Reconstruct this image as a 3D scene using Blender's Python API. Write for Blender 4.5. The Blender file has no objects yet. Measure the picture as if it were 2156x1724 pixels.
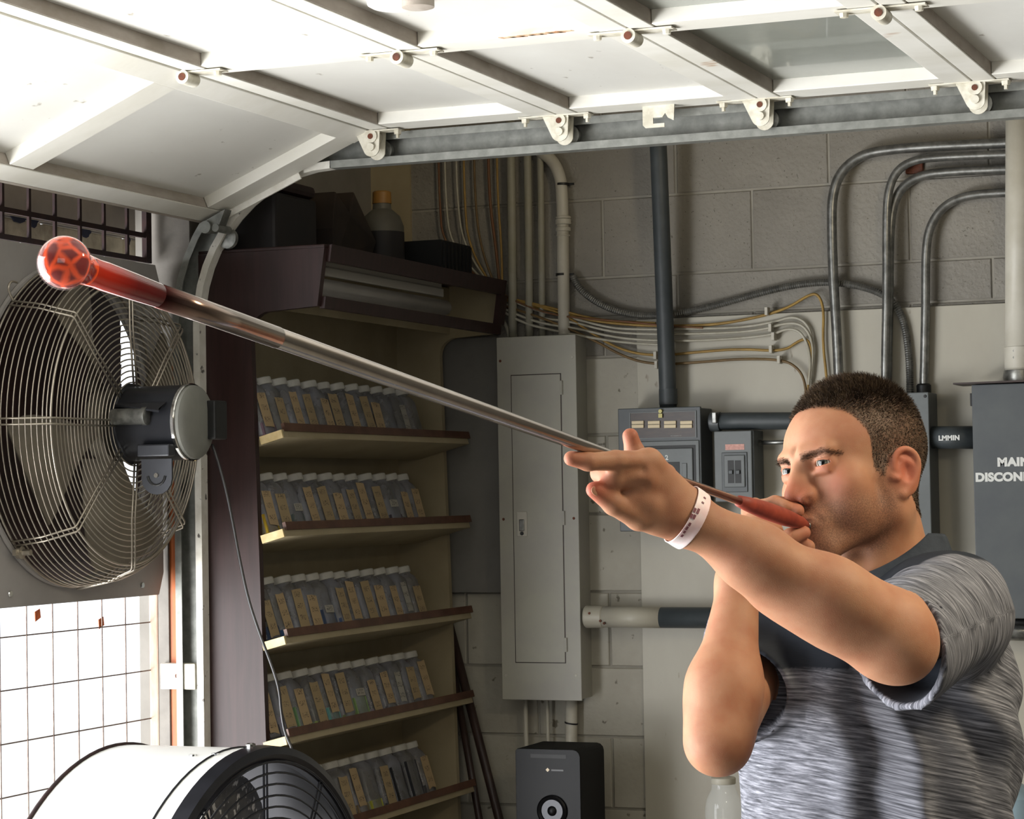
import bpy, math, random
import numpy as np
from mathutils import Vector, Matrix, Euler
random.seed(7); rng=np.random.default_rng(7)
scene=bpy.context.scene
COL=scene.collection
# ------------------------------------------------------------------ camera
CX,CY,F=1078.,862.,5000.
YAW,PITCH,ROLL=[math.radians(a) for a in (21.8,2.09,-.955)]
_fw=np.array([-math.sin(YAW)*math.cos(PITCH),math.cos(YAW)*math.cos(PITCH),math.sin(PITCH)])
_r=np.array([math.cos(YAW),math.sin(YAW),0.]); _u=np.cross(_r,_fw)
_r,_u=_r*math.cos(ROLL)+_u*math.sin(ROLL),-_r*math.sin(ROLL)+_u*math.cos(ROLL)
CAM=np.array([0,0,1.62])
cam_d=bpy.data.cameras.new('camera'); cam=bpy.data.objects.new('camera',cam_d); COL.objects.link(cam)
M=Matrix(((_r[0],_u[0],-_fw[0],CAM[0]),(_r[1],_u[1],-_fw[1],CAM[1]),(_r[2],_u[2],-_fw[2],CAM[2]),(0,0,0,1)))
cam.matrix_world=M
cam_d.sensor_fit='HORIZONTAL'; cam_d.sensor_width=36; cam_d.lens=F/2156*36; cam_d.clip_start=.05
scene.camera=cam
def at(px,py,d=None,x=None,y=None,z=None):
    """point of the place seen at a pixel of the photograph, on a given plane or at a given depth"""
    v=_r*(px-CX)/F-_u*(py-CY)/F+_fw
    if d is not None: t=d
    elif x is not None: t=(x-CAM[0])/v[0]
    elif y is not None: t=(y-CAM[1])/v[1]
    else: t=(z-CAM[2])/v[2]
    return CAM+v*t
# ------------------------------------------------------------------ world, lights, exposure
scene.view_settings.view_transform='Standard'; scene.view_settings.look='None'
scene.view_settings.exposure=0.0; scene.view_settings.gamma=1
scene.view_settings.use_curve_mapping=False
w=bpy.data.worlds.new('sky'); scene.world=w; w.use_nodes=True
w.node_tree.nodes['Background'].inputs[0].default_value=(.93,.96,1,1)
w.node_tree.nodes['Background'].inputs[1].default_value=1.6
def area(name,loc,target,sx,sy,power,color):
    l=bpy.data.lights.new(name,'AREA'); l.shape='RECTANGLE'; l.size=sx; l.size_y=sy; l.energy=power; l.color=color
    o=bpy.data.objects.new(name,l); COL.objects.link(o); o.location=loc
    o.rotation_euler=(Vector(target)-Vector(loc)).to_track_quat('-Z','Y').to_euler()
    return o
area('daylight_driveway',(-3.55,2.3,.05),(-2.1,3.1,2.3),3.0,1.6,390,(1,1,1))
area('daylight_doorway',(-3.6,1.9,1.5),(0,2.9,1.3),3.2,2.0,200,(.95,.97,1))
area('shop_lamp_warm',(.35,2.75,2.75),(-.75,2.7,1.5),.25,.7,50,(1,.86,.62))
area('front_fill',(.4,-2.3,2.0),(-1.0,5.2,1.5),2.4,1.4,24,(1,.98,.95))  # unseen fill light added behind the camera to brighten the far wall
# ------------------------------------------------------------------ materials
def lin(h):
    if isinstance(h,str):
        h=h.lstrip('#'); c=[int(h[i:i+2],16)/255 for i in (0,2,4)]
    else: c=[v/255 for v in h]
    return tuple(v/12.92 if v<=.04045 else ((v+.055)/1.055)**2.4 for v in c)+(1,)
def mat(name,col,rough=.6,metal=0,col2=None,nscale=8,namt=.5,bump=0,bscale=60,specks=None,sscale=40,sth=.12,
        spec=.5,alpha=1,trans=0,ior=1.45,emit=0,coat=0,stretch=None,sub=0,shift=False):
    m=bpy.data.materials.new(name); m.use_nodes=True; nt=m.node_tree; N=nt.nodes; L=nt.links
    b=N['Principled BSDF']; b.inputs['Roughness'].default_value=rough; b.inputs['Metallic'].default_value=metal
    b.inputs['Specular IOR Level'].default_value=spec; b.inputs['IOR'].default_value=ior
    b.inputs['Alpha'].default_value=alpha; b.inputs['Transmission Weight'].default_value=trans
    b.inputs['Coat Weight'].default_value=coat
    c=lin(col); b.inputs['Base Color'].default_value=c
    if emit: b.inputs['Emission Color'].default_value=c; b.inputs['Emission Strength'].default_value=emit
    tc=N.new('ShaderNodeTexCoord'); vec=tc.outputs['Object']
    if stretch or shift:
        mp=N.new('ShaderNodeMapping'); L.new(vec,mp.inputs[0]); vec=mp.outputs[0]
        if stretch: mp.inputs['Scale'].default_value=stretch
        if shift:
            oi=N.new('ShaderNodeObjectInfo'); vm=N.new('ShaderNodeVectorMath'); vm.operation='SCALE'
            cb=N.new('ShaderNodeCombineXYZ')
            for i in range(3): L.new(oi.outputs['Random'],cb.inputs[i])
            L.new(cb.outputs[0],vm.inputs[0]); vm.inputs['Scale'].default_value=37.
            L.new(vm.outputs[0],mp.inputs['Location'])
    out=None
    if col2 is not None:
        n=N.new('ShaderNodeTexNoise'); n.inputs['Scale'].default_value=nscale; n.inputs['Detail'].default_value=6
        n.inputs['Roughness'].default_value=.6; L.new(vec,n.inputs['Vector'])
        rp=N.new('ShaderNodeValToRGB'); rp.color_ramp.elements[0].position=.5-.5*namt*.5; rp.color_ramp.elements[1].position=.5+.5*namt*.5
        rp.color_ramp.elements[0].color=c; rp.color_ramp.elements[1].color=lin(col2)
        L.new(n.outputs['Fac'],rp.inputs[0]); out=rp.outputs[0]; L.new(out,b.inputs['Base Color'])
    if specks is not None:
        v=N.new('ShaderNodeTexNoise'); v.inputs['Scale'].default_value=sscale; v.inputs['Detail'].default_value=3; L.new(vec,v.inputs['Vector'])
        r2=N.new('ShaderNodeValToRGB'); r2.color_ramp.elements[0].position=sth+.2; r2.color_ramp.elements[1].position=sth+.25
        r2.color_ramp.elements[0].color=(1,1,1,1); r2.color_ramp.elements[1].color=(0,0,0,1)
        L.new(v.outputs['Fac'],r2.inputs[0])
        mx=N.new('ShaderNodeMix'); mx.data_type='RGBA'; L.new(r2.outputs[0],mx.inputs['Factor'])
        if out: L.new(out,mx.inputs['A'])
        else: mx.inputs['A'].default_value=c
        mx.inputs['B'].default_value=lin(specks); L.new(mx.outputs['Result'],b.inputs['Base Color'])
    if bump:
        n2=N.new('ShaderNodeTexNoise'); n2.inputs['Scale'].default_value=bscale; n2.inputs['Detail'].default_value=5; L.new(vec,n2.inputs['Vector'])
        bp=N.new('ShaderNodeBump'); bp.inputs['Strength'].default_value=bump; bp.inputs['Distance'].default_value=.004
        L.new(n2.outputs['Fac'],bp.inputs['Height']); L.new(bp.outputs[0],b.inputs['Normal'])
    return m
MT=dict(
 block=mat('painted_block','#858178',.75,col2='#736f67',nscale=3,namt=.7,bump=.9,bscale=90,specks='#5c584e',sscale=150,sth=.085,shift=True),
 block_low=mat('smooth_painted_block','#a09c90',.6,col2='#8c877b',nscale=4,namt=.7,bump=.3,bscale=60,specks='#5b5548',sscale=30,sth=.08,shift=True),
 mortar=mat('mortar','#8e8a80',.8,col2='#7a766c',nscale=5),
 board=mat('painted_plywood','#aaa698',.45,col2='#948e80',nscale=2.2,namt=.9,bump=.08,bscale=20,specks='#6e6552',sscale=26,sth=.06,stretch=(1,1,.5)),
 floor=mat('concrete_floor','#8d8a84',.7,col2='#77746d',nscale=3,bump=.2),
 ceil=mat('ceiling_paint','#c8c6be',.8,col2='#b8b5ac'),
 wall=mat('grey_wall_paint','#77736c',.7,col2='#6a665f',nscale=5,bump=.15),
 door=mat('door_white','#d9d8d2',.5,col2='#cfcdc6',nscale=2.5,bump=.05,bscale=30,specks='#9a9488',sscale=34,sth=.055,stretch=(1,.5,1)),
 door2=mat('door_rail_white','#e2e0d8',.5,col2='#d4d1c6',nscale=4,bump=.08,specks='#a9835e',sscale=9,sth=.055,stretch=(.6,1,1)),
 groove=mat('darker_rail_side','#aba298',.8,col2='#948a7e',nscale=20,stretch=(1,.3,1)),
 pane=mat('frosted_door_pane','#8d9088',.25,col2='#82867d',nscale=3,coat=.3),
 galv=mat('galvanised_steel','#8e8f89',.5,.5,col2='#6f706b',nscale=35,namt=.8,bump=.05),
 trackw=mat('chipped_white_paint','#dedbd2',.5,col2='#cfcbc0',nscale=30,specks='#5b5650',sscale=45,sth=.09),
 hinge=mat('painted_hinge','#d8d4c6',.5,col2='#beb8a6',nscale=40,bump=.1),
 rust=mat('rusty_hole','#6a3a26',.8,col2='#4a2c20',nscale=60),
 roller=mat('steel_roller','#9a9a94',.35,.7,col2='#6c6c68',nscale=40),
 darkbrown=mat('mahogany_laminate','#271816',.45,col2='#311f1d',nscale=5,stretch=(14,14,1),spec=.35),
 cream=mat('cream_melamine','#978b70',.55,col2='#897d62',nscale=5),
 lip=mat('brown_shelf_lip','#452c20',.5,col2='#573a2b',nscale=20),
 plyedge=mat('bare_ply_end','#cdb98c',.6,col2='#b9a272',nscale=30),
 jar=mat('cloudy_plastic','#9496a0',.28,col2='#787672',nscale=14,alpha=.55,spec=.5,shift=True),
 cap=mat('white_jar_cap','#bdbcb6',.45,col2='#adaba3',nscale=20),
 epanel=mat('panel_grey_paint','#9c9a8e',.42,col2='#94918a',nscale=6,bump=.03),
 eboard=mat('grey_board_paint','#716f6a',.55,col2='#66645f',nscale=5),
 box=mat('electrical_box_grey','#4a4e4f',.42,col2='#43474a',nscale=10,bump=.04),
 boxl=mat('electrical_cover_grey','#5f6363',.42,col2='#575b5b',nscale=10),
 black=mat('black_opening','#121212',.5,col2='#191919',nscale=30),
 darkpipe=mat('dark_grey_conduit','#3d4244',.5,col2='#33383a',nscale=12,bump=.06),
 emt=mat('steel_conduit','#8a8a86',.33,.8,col2='#6c6c69',nscale=50),
 pvc=mat('painted_pvc','#8f8c81',.55,col2='#85816f',nscale=10),
 pvcw=mat('painted_white_pipe','#b2aea2',.45,col2='#a6a193',nscale=10),
 strap=mat('black_strap','#151413',.5),
 yellow=mat('yellow_cable','#97793a',.5,col2='#806530',nscale=20),
 white=mat('white_cable','#a9a598',.5,col2='#979282',nscale=20),
 brownc=mat('brown_cable','#6c5530',.5,col2='#5a4628',nscale=20),
 orangec=mat('orange_cable','#64492f',.6,col2='#6a4227',nscale=20),
 plate=mat('fan_shroud_steel','#a19d99',.5,.1,col2='#938f8b',nscale=4),
 wire=mat('chrome_guard_wire','#b5ad9f',.3,.85),
 blade=mat('dull_fan_blade','#8d8577',.45,.5,col2='#7a7267',nscale=8),
 motor=mat('charcoal_motor','#303135',.32,.3,col2='#292a2e',nscale=14),
 motorcap=mat('grey_motor_end','#7a7a72',.7,0,col2='#70706a',nscale=12),
 chrome=mat('bright_steel','#d8d8d6',.12,1),
 cord=mat('power_cord','#1c1a1a',.3,spec=.7),
 drum=mat('white_fan_drum','#f2f2f0',.35,col2='#ececea',nscale=3),
 blackmetal=mat('black_grille_metal','#1b1c22',.3,.3,col2='#22232a',nscale=20),
 drumin=mat('dusty_fan_blade','#6d6d6d',.6,col2='#55565a',nscale=9,specks='#d8d8d8',sscale=60,sth=.16),
 meshbar=mat('rusty_grille_bar','#33211f',.9,col2='#281d1e',nscale=30),
 meshwire=mat('rusty_wire','#5a4a42',.6,.3,col2='#7a6a60',nscale=60),
 soffit=mat('grey_soffit','#a39a90',.8,col2='#958c82',nscale=6),
 stucco=mat('pale_stucco','#c4bba6',.9,col2='#968d7b',nscale=12,bump=.4),
 bluep=mat('blue_tape_paint','#262a40',.7,col2='#1e2438',nscale=20),
 orangewood=mat('orange_stained_wood','#b5622c',.5,col2='#9a4f24',nscale=6,stretch=(12,12,1)),
 jamb=mat('grey_jamb','#7d7871',.7,col2='#6c6761',nscale=9,bump=.2),
 rustpost=mat('peeling_post','#8c6e5c',.8,col2='#b9a595',nscale=14,stretch=(1,1,.3)),
 concrete=mat('sunlit_driveway','#e4e2dc',.9,col2='#dcd9d2',nscale=4),
 leaves=mat('autumn_leaf','#b0592c',.7,col2='#8f4522',nscale=20),
 tan=mat('tan_post','#e0b46a',.7,col2='#cf9f55',nscale=9),
 speaker=mat('black_speaker_plastic','#08080a',.4,spec=.2),
 speakerg=mat('speaker_cloth','#08080a',.6,spec=.2),
 silverink=mat('pale_print','#c9cac6',.5),
 logo=mat('logo_cream','#e2d2b8',.5),
 greyink=mat('grey_print','#77787a',.5),
 glass=mat('clear_jar_glass','#e6eae8',.04,alpha=.22,spec=1),
 tube=mat('unlit_fluorescent_tube','#8f8b85',.3,col2='#837f79',nscale=6),
 whitemet=mat('white_enamel_fixture','#a8a49a',.35),
 brownpaper=mat('brown_bag','#33281f',.8,col2='#261e19',nscale=9),
 darkstuff=mat('dark_case','#191717',.6,col2='#221d1c',nscale=8),
 bottle=mat('grey_bottle','#5c594f',.45,col2='#4f4c44',nscale=8),
 yellowcap=mat('yellow_cap','#8a6228',.5),
 crate=mat('black_crate','#101214',.5),
 rod=mat('dark_brown_pole','#2a1d1a',.45,col2='#33241f',nscale=8,stretch=(5,5,.5)),
 wood=mat('bench_wood','#6f5a44',.6,col2='#5e4b38',nscale=6,stretch=(1,6,6)),
 teal=mat('blue_plastic','#8fa6b4',.4),
 pinklabel=mat('pink_label','#cf9f94',.6,col2='#b98a80',nscale=120),
 creamswitch=mat('cream_switch_tab','#c9b999',.5),
 labelstrip=mat('brown_directory_card','#2c201a',.35,col2='#3a2c22',nscale=30,stretch=(1,1,5)),
)
# ------------------------------------------------------------------ mesh helpers
ORG={}
def thing(name,label,cat,loc=(0,0,0),group=None,parent=None,kind=None):
    o=bpy.data.objects.new(name,None); COL.objects.link(o); o.location=loc; o.empty_display_size=.05
    ORG[o.name]=np.array(loc,float)
    if label: o['label']=label
    if cat: o['category']=cat
    if group: o['group']=group
    if kind: o['kind']=kind
    return o
def tag(o,label=None,cat=None,group=None,kind=None):
    for k,v in (('label',label),('category',cat),('group',group),('kind',kind)):
        if v: o[k]=v
    return o
def merge(*parts):
    V=[];Fc=[];n=0
    for v,f in parts:
        v=np.asarray(v,float).reshape(-1,3); V.append(v); Fc+= [tuple(i+n for i in q) for q in f]; n+=len(v)
    return np.vstack(V),Fc
def add(name,vf,m,parent=None,smooth=False,bevel=0,origin=None,auto=False):
    v,f=vf; v=np.asarray(v,float)
    if parent is not None: org=ORG[parent.name]
    elif origin is not None: org=np.array(origin,float)
    else: org=np.array([(v[:,0].min()+v[:,0].max())/2,(v[:,1].min()+v[:,1].max())/2,v[:,2].min()])
    me=bpy.data.meshes.new(name); me.from_pydata((v-org).tolist(),[],[tuple(q) for q in f]); me.update()
    ms=m if isinstance(m,(list,tuple)) else [m]
    for k in ms: me.materials.append(k)
    if smooth: me.polygons.foreach_set('use_smooth',[True]*len(me.polygons))
    if auto: 
        me.polygons.foreach_set('use_smooth',[True]*len(me.polygons)); me.set_sharp_from_angle(angle=math.radians(35))
    o=bpy.data.objects.new(name,me); COL.objects.link(o)
    if parent is not None: o.parent=parent
    else: o.location=org
    ORG[o.name]=org
    if bevel:
        b=o.modifiers.new('bevel','BEVEL'); b.width=bevel; b.segments=2; b.limit_method='ANGLE'; b.angle_limit=.6
    return o
def inst(name,me,parent,loc,rot=None,mats=None):
    o=bpy.data.objects.new(name,me); COL.objects.link(o); o.parent=parent
    o.location=np.asarray(loc)-ORG[parent.name]
    if rot: o.rotation_euler=rot
    ORG[o.name]=np.asarray(loc,float)
    return o
def copy_tree(o,parent=None):
    c=o.copy(); COL.objects.link(c); c.parent=parent
    for ch in [x for x in o.children]: copy_tree(ch,c)
    return c
BF=[(0,3,2,1),(4,5,6,7),(0,1,5,4),(1,2,6,5),(2,3,7,6),(3,0,4,7)]
def box(x0,x1,y0,y1,z0,z1):
    return np.array([(x0,y0,z0),(x1,y0,z0),(x1,y1,z0),(x0,y1,z0),(x0,y0,z1),(x1,y0,z1),(x1,y1,z1),(x0,y1,z1)],float),list(BF)
def obox(c,ax,ay,az,sx,sy,sz):
    c=np.asarray(c,float); v,f=box(-sx/2,sx/2,-sy/2,sy/2,-sz/2,sz/2)
    return c+v[:,:1]*np.asarray(ax)+v[:,1:2]*np.asarray(ay)+v[:,2:]*np.asarray(az),f
def prism(poly,ext):
    p=np.asarray(poly,float); n=len(p); v=np.vstack([p,p+np.asarray(ext,float)])
    f=[tuple(range(n))[::-1],tuple(range(n,2*n))]+[(i,(i+1)%n,n+(i+1)%n,n+i) for i in range(n)]
    return v,f
def chaikin(P,n=2,closed=False):
    P=np.asarray(P,float)
    for _ in range(n):
        Q=[P[0]]
        for a,b in zip(P[:-1],P[1:]): Q+=[a*.75+b*.25,a*.25+b*.75]
        Q.append(P[-1]); P=np.array(Q)
    return P
def frames(P,closed=False):
    P=np.asarray(P,float); T=np.gradient(P,axis=0)
    if closed: T=np.roll(P,-1,0)-np.roll(P,1,0)
    T/=np.linalg.norm(T,axis=1)[:,None]+1e-12
    up=np.array([0,0,1.]) if abs(T[0][2])<.9 else np.array([1.,0,0])
    Nn=[];n=np.cross(T[0],up); n/=np.linalg.norm(n)
    for t in T:
        n=n-t*(n@t); n/=np.linalg.norm(n)+1e-12; Nn.append(n.copy())
    Nn=np.array(Nn); return T,Nn,np.cross(T,Nn)
def tube(P,r,n=8,closed=False,cap=True):
    P=np.asarray(P,float); m=len(P); r=np.broadcast_to(np.asarray(r,float),(m,))
    T,A,B=frames(P,closed); th=np.arange(n)*2*math.pi/n
    v=(P[:,None,:]+r[:,None,None]*(np.cos(th)[None,:,None]*A[:,None,:]+np.sin(th)[None,:,None]*B[:,None,:])).reshape(-1,3)
    f=[];mm=m if closed else m-1
    for i in range(mm):
        j=(i+1)%m
        for k in range(n):
            l=(k+1)%n; f.append((i*n+k,i*n+l,j*n+l,j*n+k))
    if not closed and cap: f.append(tuple(range(n))[::-1]); f.append(tuple((m-1)*n+k for k in range(n)))
    return v,f
def lathe(prof,c,axis,n=32,cap=True):
    """prof: list of (distance along axis, radius)"""
    a=np.asarray(axis,float); a/=np.linalg.norm(a); up=np.array([0,0,1.]) if abs(a[2])<.9 else np.array([0,1.,0])
    u=np.cross(up,a); u/=np.linalg.norm(u); w_=np.cross(a,u); th=np.arange(n)*2*math.pi/n
    v=[];f=[]
    for s,r in prof:
        for t in th: v.append(np.asarray(c)+a*s+(u*math.cos(t)+w_*math.sin(t))*max(r,1e-5))
    m=len(prof)
    for i in range(m-1):
        for k in range(n):
            l=(k+1)%n; f.append((i*n+k,i*n+l,(i+1)*n+l,(i+1)*n+k))
    if cap: f.append(tuple(range(n))[::-1]); f.append(tuple((m-1)*n+k for k in range(n)))
    return np.array(v),f
def sphere(c,r,nu=20,nv=12,sc=(1,1,1)):
    pr=[(-math.cos(math.pi*i/nv),math.sin(math.pi*i/nv)) for i in range(nv+1)]
    v,f=lathe(pr,(0,0,0),(0,0,1),nu,False); return v*np.asarray(sc)*r+np.asarray(c),f
def text(name,s,m,parent,origin,ux,uz,size,ext=.0008,bold=.0,align='LEFT',xs=1.0):
    c=bpy.data.curves.new('txt','FONT'); c.body=s; c.size=size; c.extrude=ext; c.offset=bold; c.align_x=align; c.space_character=1.05
    t=bpy.data.objects.new('txt',c); COL.objects.link(t); bpy.context.view_layer.update()
    me=bpy.data.meshes.new_from_object(t); bpy.data.objects.remove(t)
    v=np.empty(len(me.vertices)*3); me.vertices.foreach_get('co',v); v=v.reshape(-1,3); f=[tuple(p.vertices) for p in me.polygons]
    ux=np.asarray(ux,float); uz=np.asarray(uz,float); n=np.cross(ux,uz)
    bpy.data.meshes.remove(me)
    return add(name,(np.asarray(origin)+v[:,:1]*ux*xs+v[:,1:2]*uz+v[:,2:]*n,f),m,parent)
X_=np.array([1.,0,0]);Y_=np.array([0,1.,0]);Z_=np.array([0,0,1.])
YW=5.769
# ================================================================== SETTING
def struct(name,vf,m,parent=None,**k):
    o=add(name,vf,m,parent,**k)
    if parent is None: o['kind']='structure'
    return o
struct('floor',box(-2.85,4,-3,5.95,-.1,0),MT['floor'])
struct('ceiling',box(-2.85,4,-3,5.95,3.0,3.1),MT['ceil'])
wb=struct('wall_back',box(-2.85,4,YW+.0015,YW+.18,0,3.0),MT['mortar'])
ROWS=[0,.2,.41,.61,.816,.999,1.178,1.37,1.571,1.774,1.975,2.077,2.180,2.383,2.586,2.79,2.99]
def blockmesh(wd,h,m):
    c=.0022; v=[];x0,x1,z0,z1=-wd/2+.003,wd/2-.003,-h/2+.003,h/2-.003
    v=[(x0,.012,z0),(x1,.012,z0),(x1,.012,z1),(x0,.012,z1),(x0,c,z0),(x1,c,z0),(x1,c,z1),(x0,c,z1),(x0+c,0,z0+c),(x1-c,0,z0+c),(x1-c,0,z1-c),(x0+c,0,z1-c)]
    f=[(3,2,1,0)[::-1]]+[(i,(i+1)%4,4+(i+1)%4,4+i) for i in range(4)]+[(4+i,4+(i+1)%4,8+(i+1)%4,8+i) for i in range(4)]+[(8,9,10,11)]
    me=bpy.data.meshes.new('concrete_block'); me.from_pydata(v,[],f); me.update(); me.materials.append(m); return me
BM={}
for i in range(len(ROWS)-1):
    z0,z1=ROWS[i],ROWS[i+1]; h=round(z1-z0,3)
    ph=-2.046 if i in (12,10,8,6,4,2,14) else -1.846
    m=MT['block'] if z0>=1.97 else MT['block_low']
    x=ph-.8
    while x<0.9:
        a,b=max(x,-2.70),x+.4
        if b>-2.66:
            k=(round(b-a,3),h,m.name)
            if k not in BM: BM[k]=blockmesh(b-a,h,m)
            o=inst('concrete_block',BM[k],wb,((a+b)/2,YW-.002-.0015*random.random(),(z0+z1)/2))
        x+=.4
WX=-2.70
wl=struct('wall_left',merge(box(WX-.075,WX,4.66,5.77,0,3.0),box(WX-.15,WX,-3,4.66,2.36,3.0),box(WX-.15,WX,-3,.6,0,2.36)),MT['wall'])
struct('wall_right',box(4,4.12,-3,5.95,0,3.0),MT['wall'])
struct('wall_rear',box(-2.85,4,-3.12,-3,0,3),MT['wall'])
struct('trim_1',box(-2.687,-2.658,4.645,4.66,0,1.95),MT['orangewood'])         # orange strip beside the opening
struct('trim_2',merge(box(-2.715,-2.688,4.640,4.66,0,1.95),box(-2.735,-2.630,4.650,4.66,1.95,2.33)),MT['jamb'],bevel=.001)
struct('trim_3',box(-2.74,-2.716,4.64,4.66,0,1.42),MT['rustpost'],bevel=.004)
gd=struct('outdoor_ground',box(-14,-2.85,-6,16,-.12,-.02),MT['concrete'])
# ------------------------------------------------------------------ sectional garage door, rolled up overhead
DZ=2.405; PR=.026; PIT=.429; J0=-2.145
gdoor=thing('garage_door','white sectional garage door rolled up overhead on rollers','garage door',(-1.2,3.2,DZ))
def door_xf(ang,px_,pz_):
    ca,sa=math.cos(ang),math.sin(ang)
    def f(vf):
        v,fc=vf; v=np.asarray(v,float); s,y,n=v[:,0],v[:,1],v[:,2]
        return np.stack([px_+s*ca-n*sa, y, pz_+s*sa+n*ca],1),fc
    return f
STY=[4.60,3.845,3.07,2.295,1.52]
def section(k):
    bottom=(k<0)
    if bottom: T=door_xf(math.radians(22.6),J0,DZ); s0,s1=-.445,-.003
    else: T=door_xf(0,J0+k*PIT,DZ); s0,s1=.002,PIT-.002
    y1,y0=4.60,1.44
    A=.05 if bottom else .042; B=.052
    add('rail',T(box(s0,s0+A,y0,y1,0,.034)),MT['door2'],gdoor,bevel=.0015)
    add('rail',T(box(s1-B,s1,y0,y1,0,.034)),MT['door2'],gdoor,bevel=.0015)
    add('rail_side',T(box(s0+A,s0+A+.0015,y0,y1-.085,.002,PR)),MT['groove'],gdoor)  # thin strip in a darker tone along the rail's inner face
    for j,y in enumerate(STY):
        w0,w1=(y-.085,y) if j==0 else (y-.085,y-.005)
        add('stile',T(box(s0+A+.002,s1-B,w0,w1,.0015,.034)),MT['door2'],gdoor,bevel=.0015)
    ys=STY+[y0]
    for j in range(4):
        a,b=STY[j+1]-.006,STY[j]-.084
        isp=(k==2)
        add('window_pane' if isp else 'door_panel',T(box(s0+A,s1-B,a,b,PR,PR+.006)),MT['pane'] if isp else MT['door'],gdoor)
for k in range(-1,5): section(k)
# wood lip under bottom rail
T=door_xf(math.radians(22.6),J0,DZ)
add('weather_strip',T(box(-.452,-.445,1.44,4.6,0,.03)),MT['groove'],gdoor)
# hinges
def hinge(x,y,tilt=0):
    p=add('hinge',merge(box(x-.075,x-.004,y-.052,y-.02,DZ-.004,DZ-.001),box(x+.004,x+.075,y-.052,y-.02,DZ-.004,DZ-.001),
        lathe([(0,.013),(.045,.013)],(x+.0,y-.058,DZ-.012),Y_,16)),MT['hinge'],gdoor,auto=True)
    add('hinge_pin_hole',lathe([(0,.007),(.002,.007)],(x,y-.060,DZ-.012),Y_,12),MT['rust'],p)
    for s in (-.062,.062):
        add('bolt',lathe([(0,.008),(.007,.007),(.008,.003)],(x+s,y-.036,DZ-.004),-Z_,8),MT['hinge'],p,smooth=False)
for k in range(0,5):
    for y in (3.83,3.055): hinge(J0+k*PIT,y)
def roller_bracket(x,y,z,name='roller_bracket'):
    def plate(y0,dz,sc):
        P=[(x-.034*sc,y0,z+.018),(x+.024*sc,y0,z+.018)]
        c=(x+.004,z-.018+dz)
        for i in range(9):
            a=math.radians(-20-i*17.5); P.append((c[0]+.019*sc*math.cos(a),y0,c[1]+.019*sc*math.sin(a)))
        return prism(P,(0,.003,0))
    p=add(name,merge(plate(y-.040,0,1),plate(y-.010,-.004,1.0),lathe([(0,.0145),(.030,.0145)],(x+.004,y-.044,z+.006),Y_,16),box(x-.085,x+.07,y-.046,y-.012,z+.016,z+.0185)),MT['hinge'],gdoor,auto=True)
    add('hinge_pin_hole',lathe([(0,.006),(.002,.006)],(x+.004,y-.0455,z+.006),Y_,12),MT['rust'],p)
    add('roller_shaft',lathe([(0,.0085),(.006,.0085),(.0065,.006),(.075,.006)],(x+.004,y-.046,z-.017),Y_,12),MT['hinge'],p,smooth=False)
    for s in (-.075,.062): add('bolt',merge(lathe([(0,.009),(.008,.008)],(x+s,y-.03,z+.016),-Z_,6),lathe([(0,.004),(.016,.004)],(x+s,y-.03,z+.016),-Z_,6)),MT['hinge'],p)
    add('roller_wheel',lathe([(0,.012),(.002,.023),(.008,.020),(.014,.023),(.016,.012)],(x+.004,y+.012,z-.017),Y_,20),MT['roller'],p,auto=True)
for k in range(0,6): roller_bracket(J0+k*PIT,4.61,DZ-.018 if k else DZ-.02)
# peeled rusty strip on the middle stile
for i in range(7):
    q=at(1062+20*i,78-2.2*i,z=2.404); add('peeled_paint',prism([(q[0]-.012,q[1],2.4035),(q[0]+.016,q[1]+.003,2.4035),(q[0]+.020,q[1]+.010+.004*(i%2),2.4035),(q[0]-.006,q[1]+.012,2.4035)],(0,0,.0012)),mat('peeled_rust','#a9774f',.8,col2='#c9b59a',nscale=60) if i==0 else bpy.data.materials['peeled_rust'],gdoor)
# lock plate between two rollers
lp=at(1388,240,y=4.565)
bx,bz=lp[0],2.392
add('lock_plate',merge(prism([(bx-.034,4.56,bz+.016),(bx-.034,4.56,bz-.024),(bx-.028,4.56,bz-.030),(bx+.012,4.56,bz-.030),(bx+.012,4.56,bz-.022),(bx-.012,4.56,bz-.022),(bx-.012,4.56,bz-.010),(bx+.008,4.56,bz-.010),(bx+.014,4.56,bz-.002),(bx+.02,4.56,bz-.012),(bx+.032,4.56,bz-.018),(bx+.034,4.56,bz+.016)],(0,.003,0))),MT['hinge'],gdoor)
# bottom bracket and roller on the tilted section
bb=np.array([-2.525,4.6,2.235])
p=add('bottom_bracket',merge(prism([(-2.555,4.56,2.226),(-2.49,4.56,2.256),(-2.505,4.56,2.222),(-2.53,4.56,2.206)],(0,.03,0)),lathe([(0,.014),(.02,.013)],(-2.535,4.55,2.218),Y_,14),lathe([(0,.009),(.06,.009)],(-2.512,4.555,2.216),Y_,12)),MT['galv'],gdoor,auto=True)
add('roller_wheel',lathe([(0,.012),(.002,.023),(.008,.020),(.014,.023),(.016,.012)],(-2.522,4.622,2.20),Y_,20),MT['roller'],p,auto=True)
add('cable_arm',T(box(-.44,-.20,4.601,4.606,-.012,.012)),MT['trackw'],gdoor)
# round white fixture on the door panel near the top of the frame
fx=at(838,-4,z=2.43)
lk=add('door_lock_housing',merge(lathe([(0,.052),(.012,.05),(.016,.043)],(fx[0],fx[1],2.431),-Z_,28)),MT['door2'],gdoor,auto=True)
fx2=at(880,-8,z=2.415)
add('lock_knob',lathe([(0,.026),(.018,.026),(.02,.02)],(fx2[0],fx2[1],2.415),-Z_,20),MT['groove'],lk,auto=True)
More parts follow.
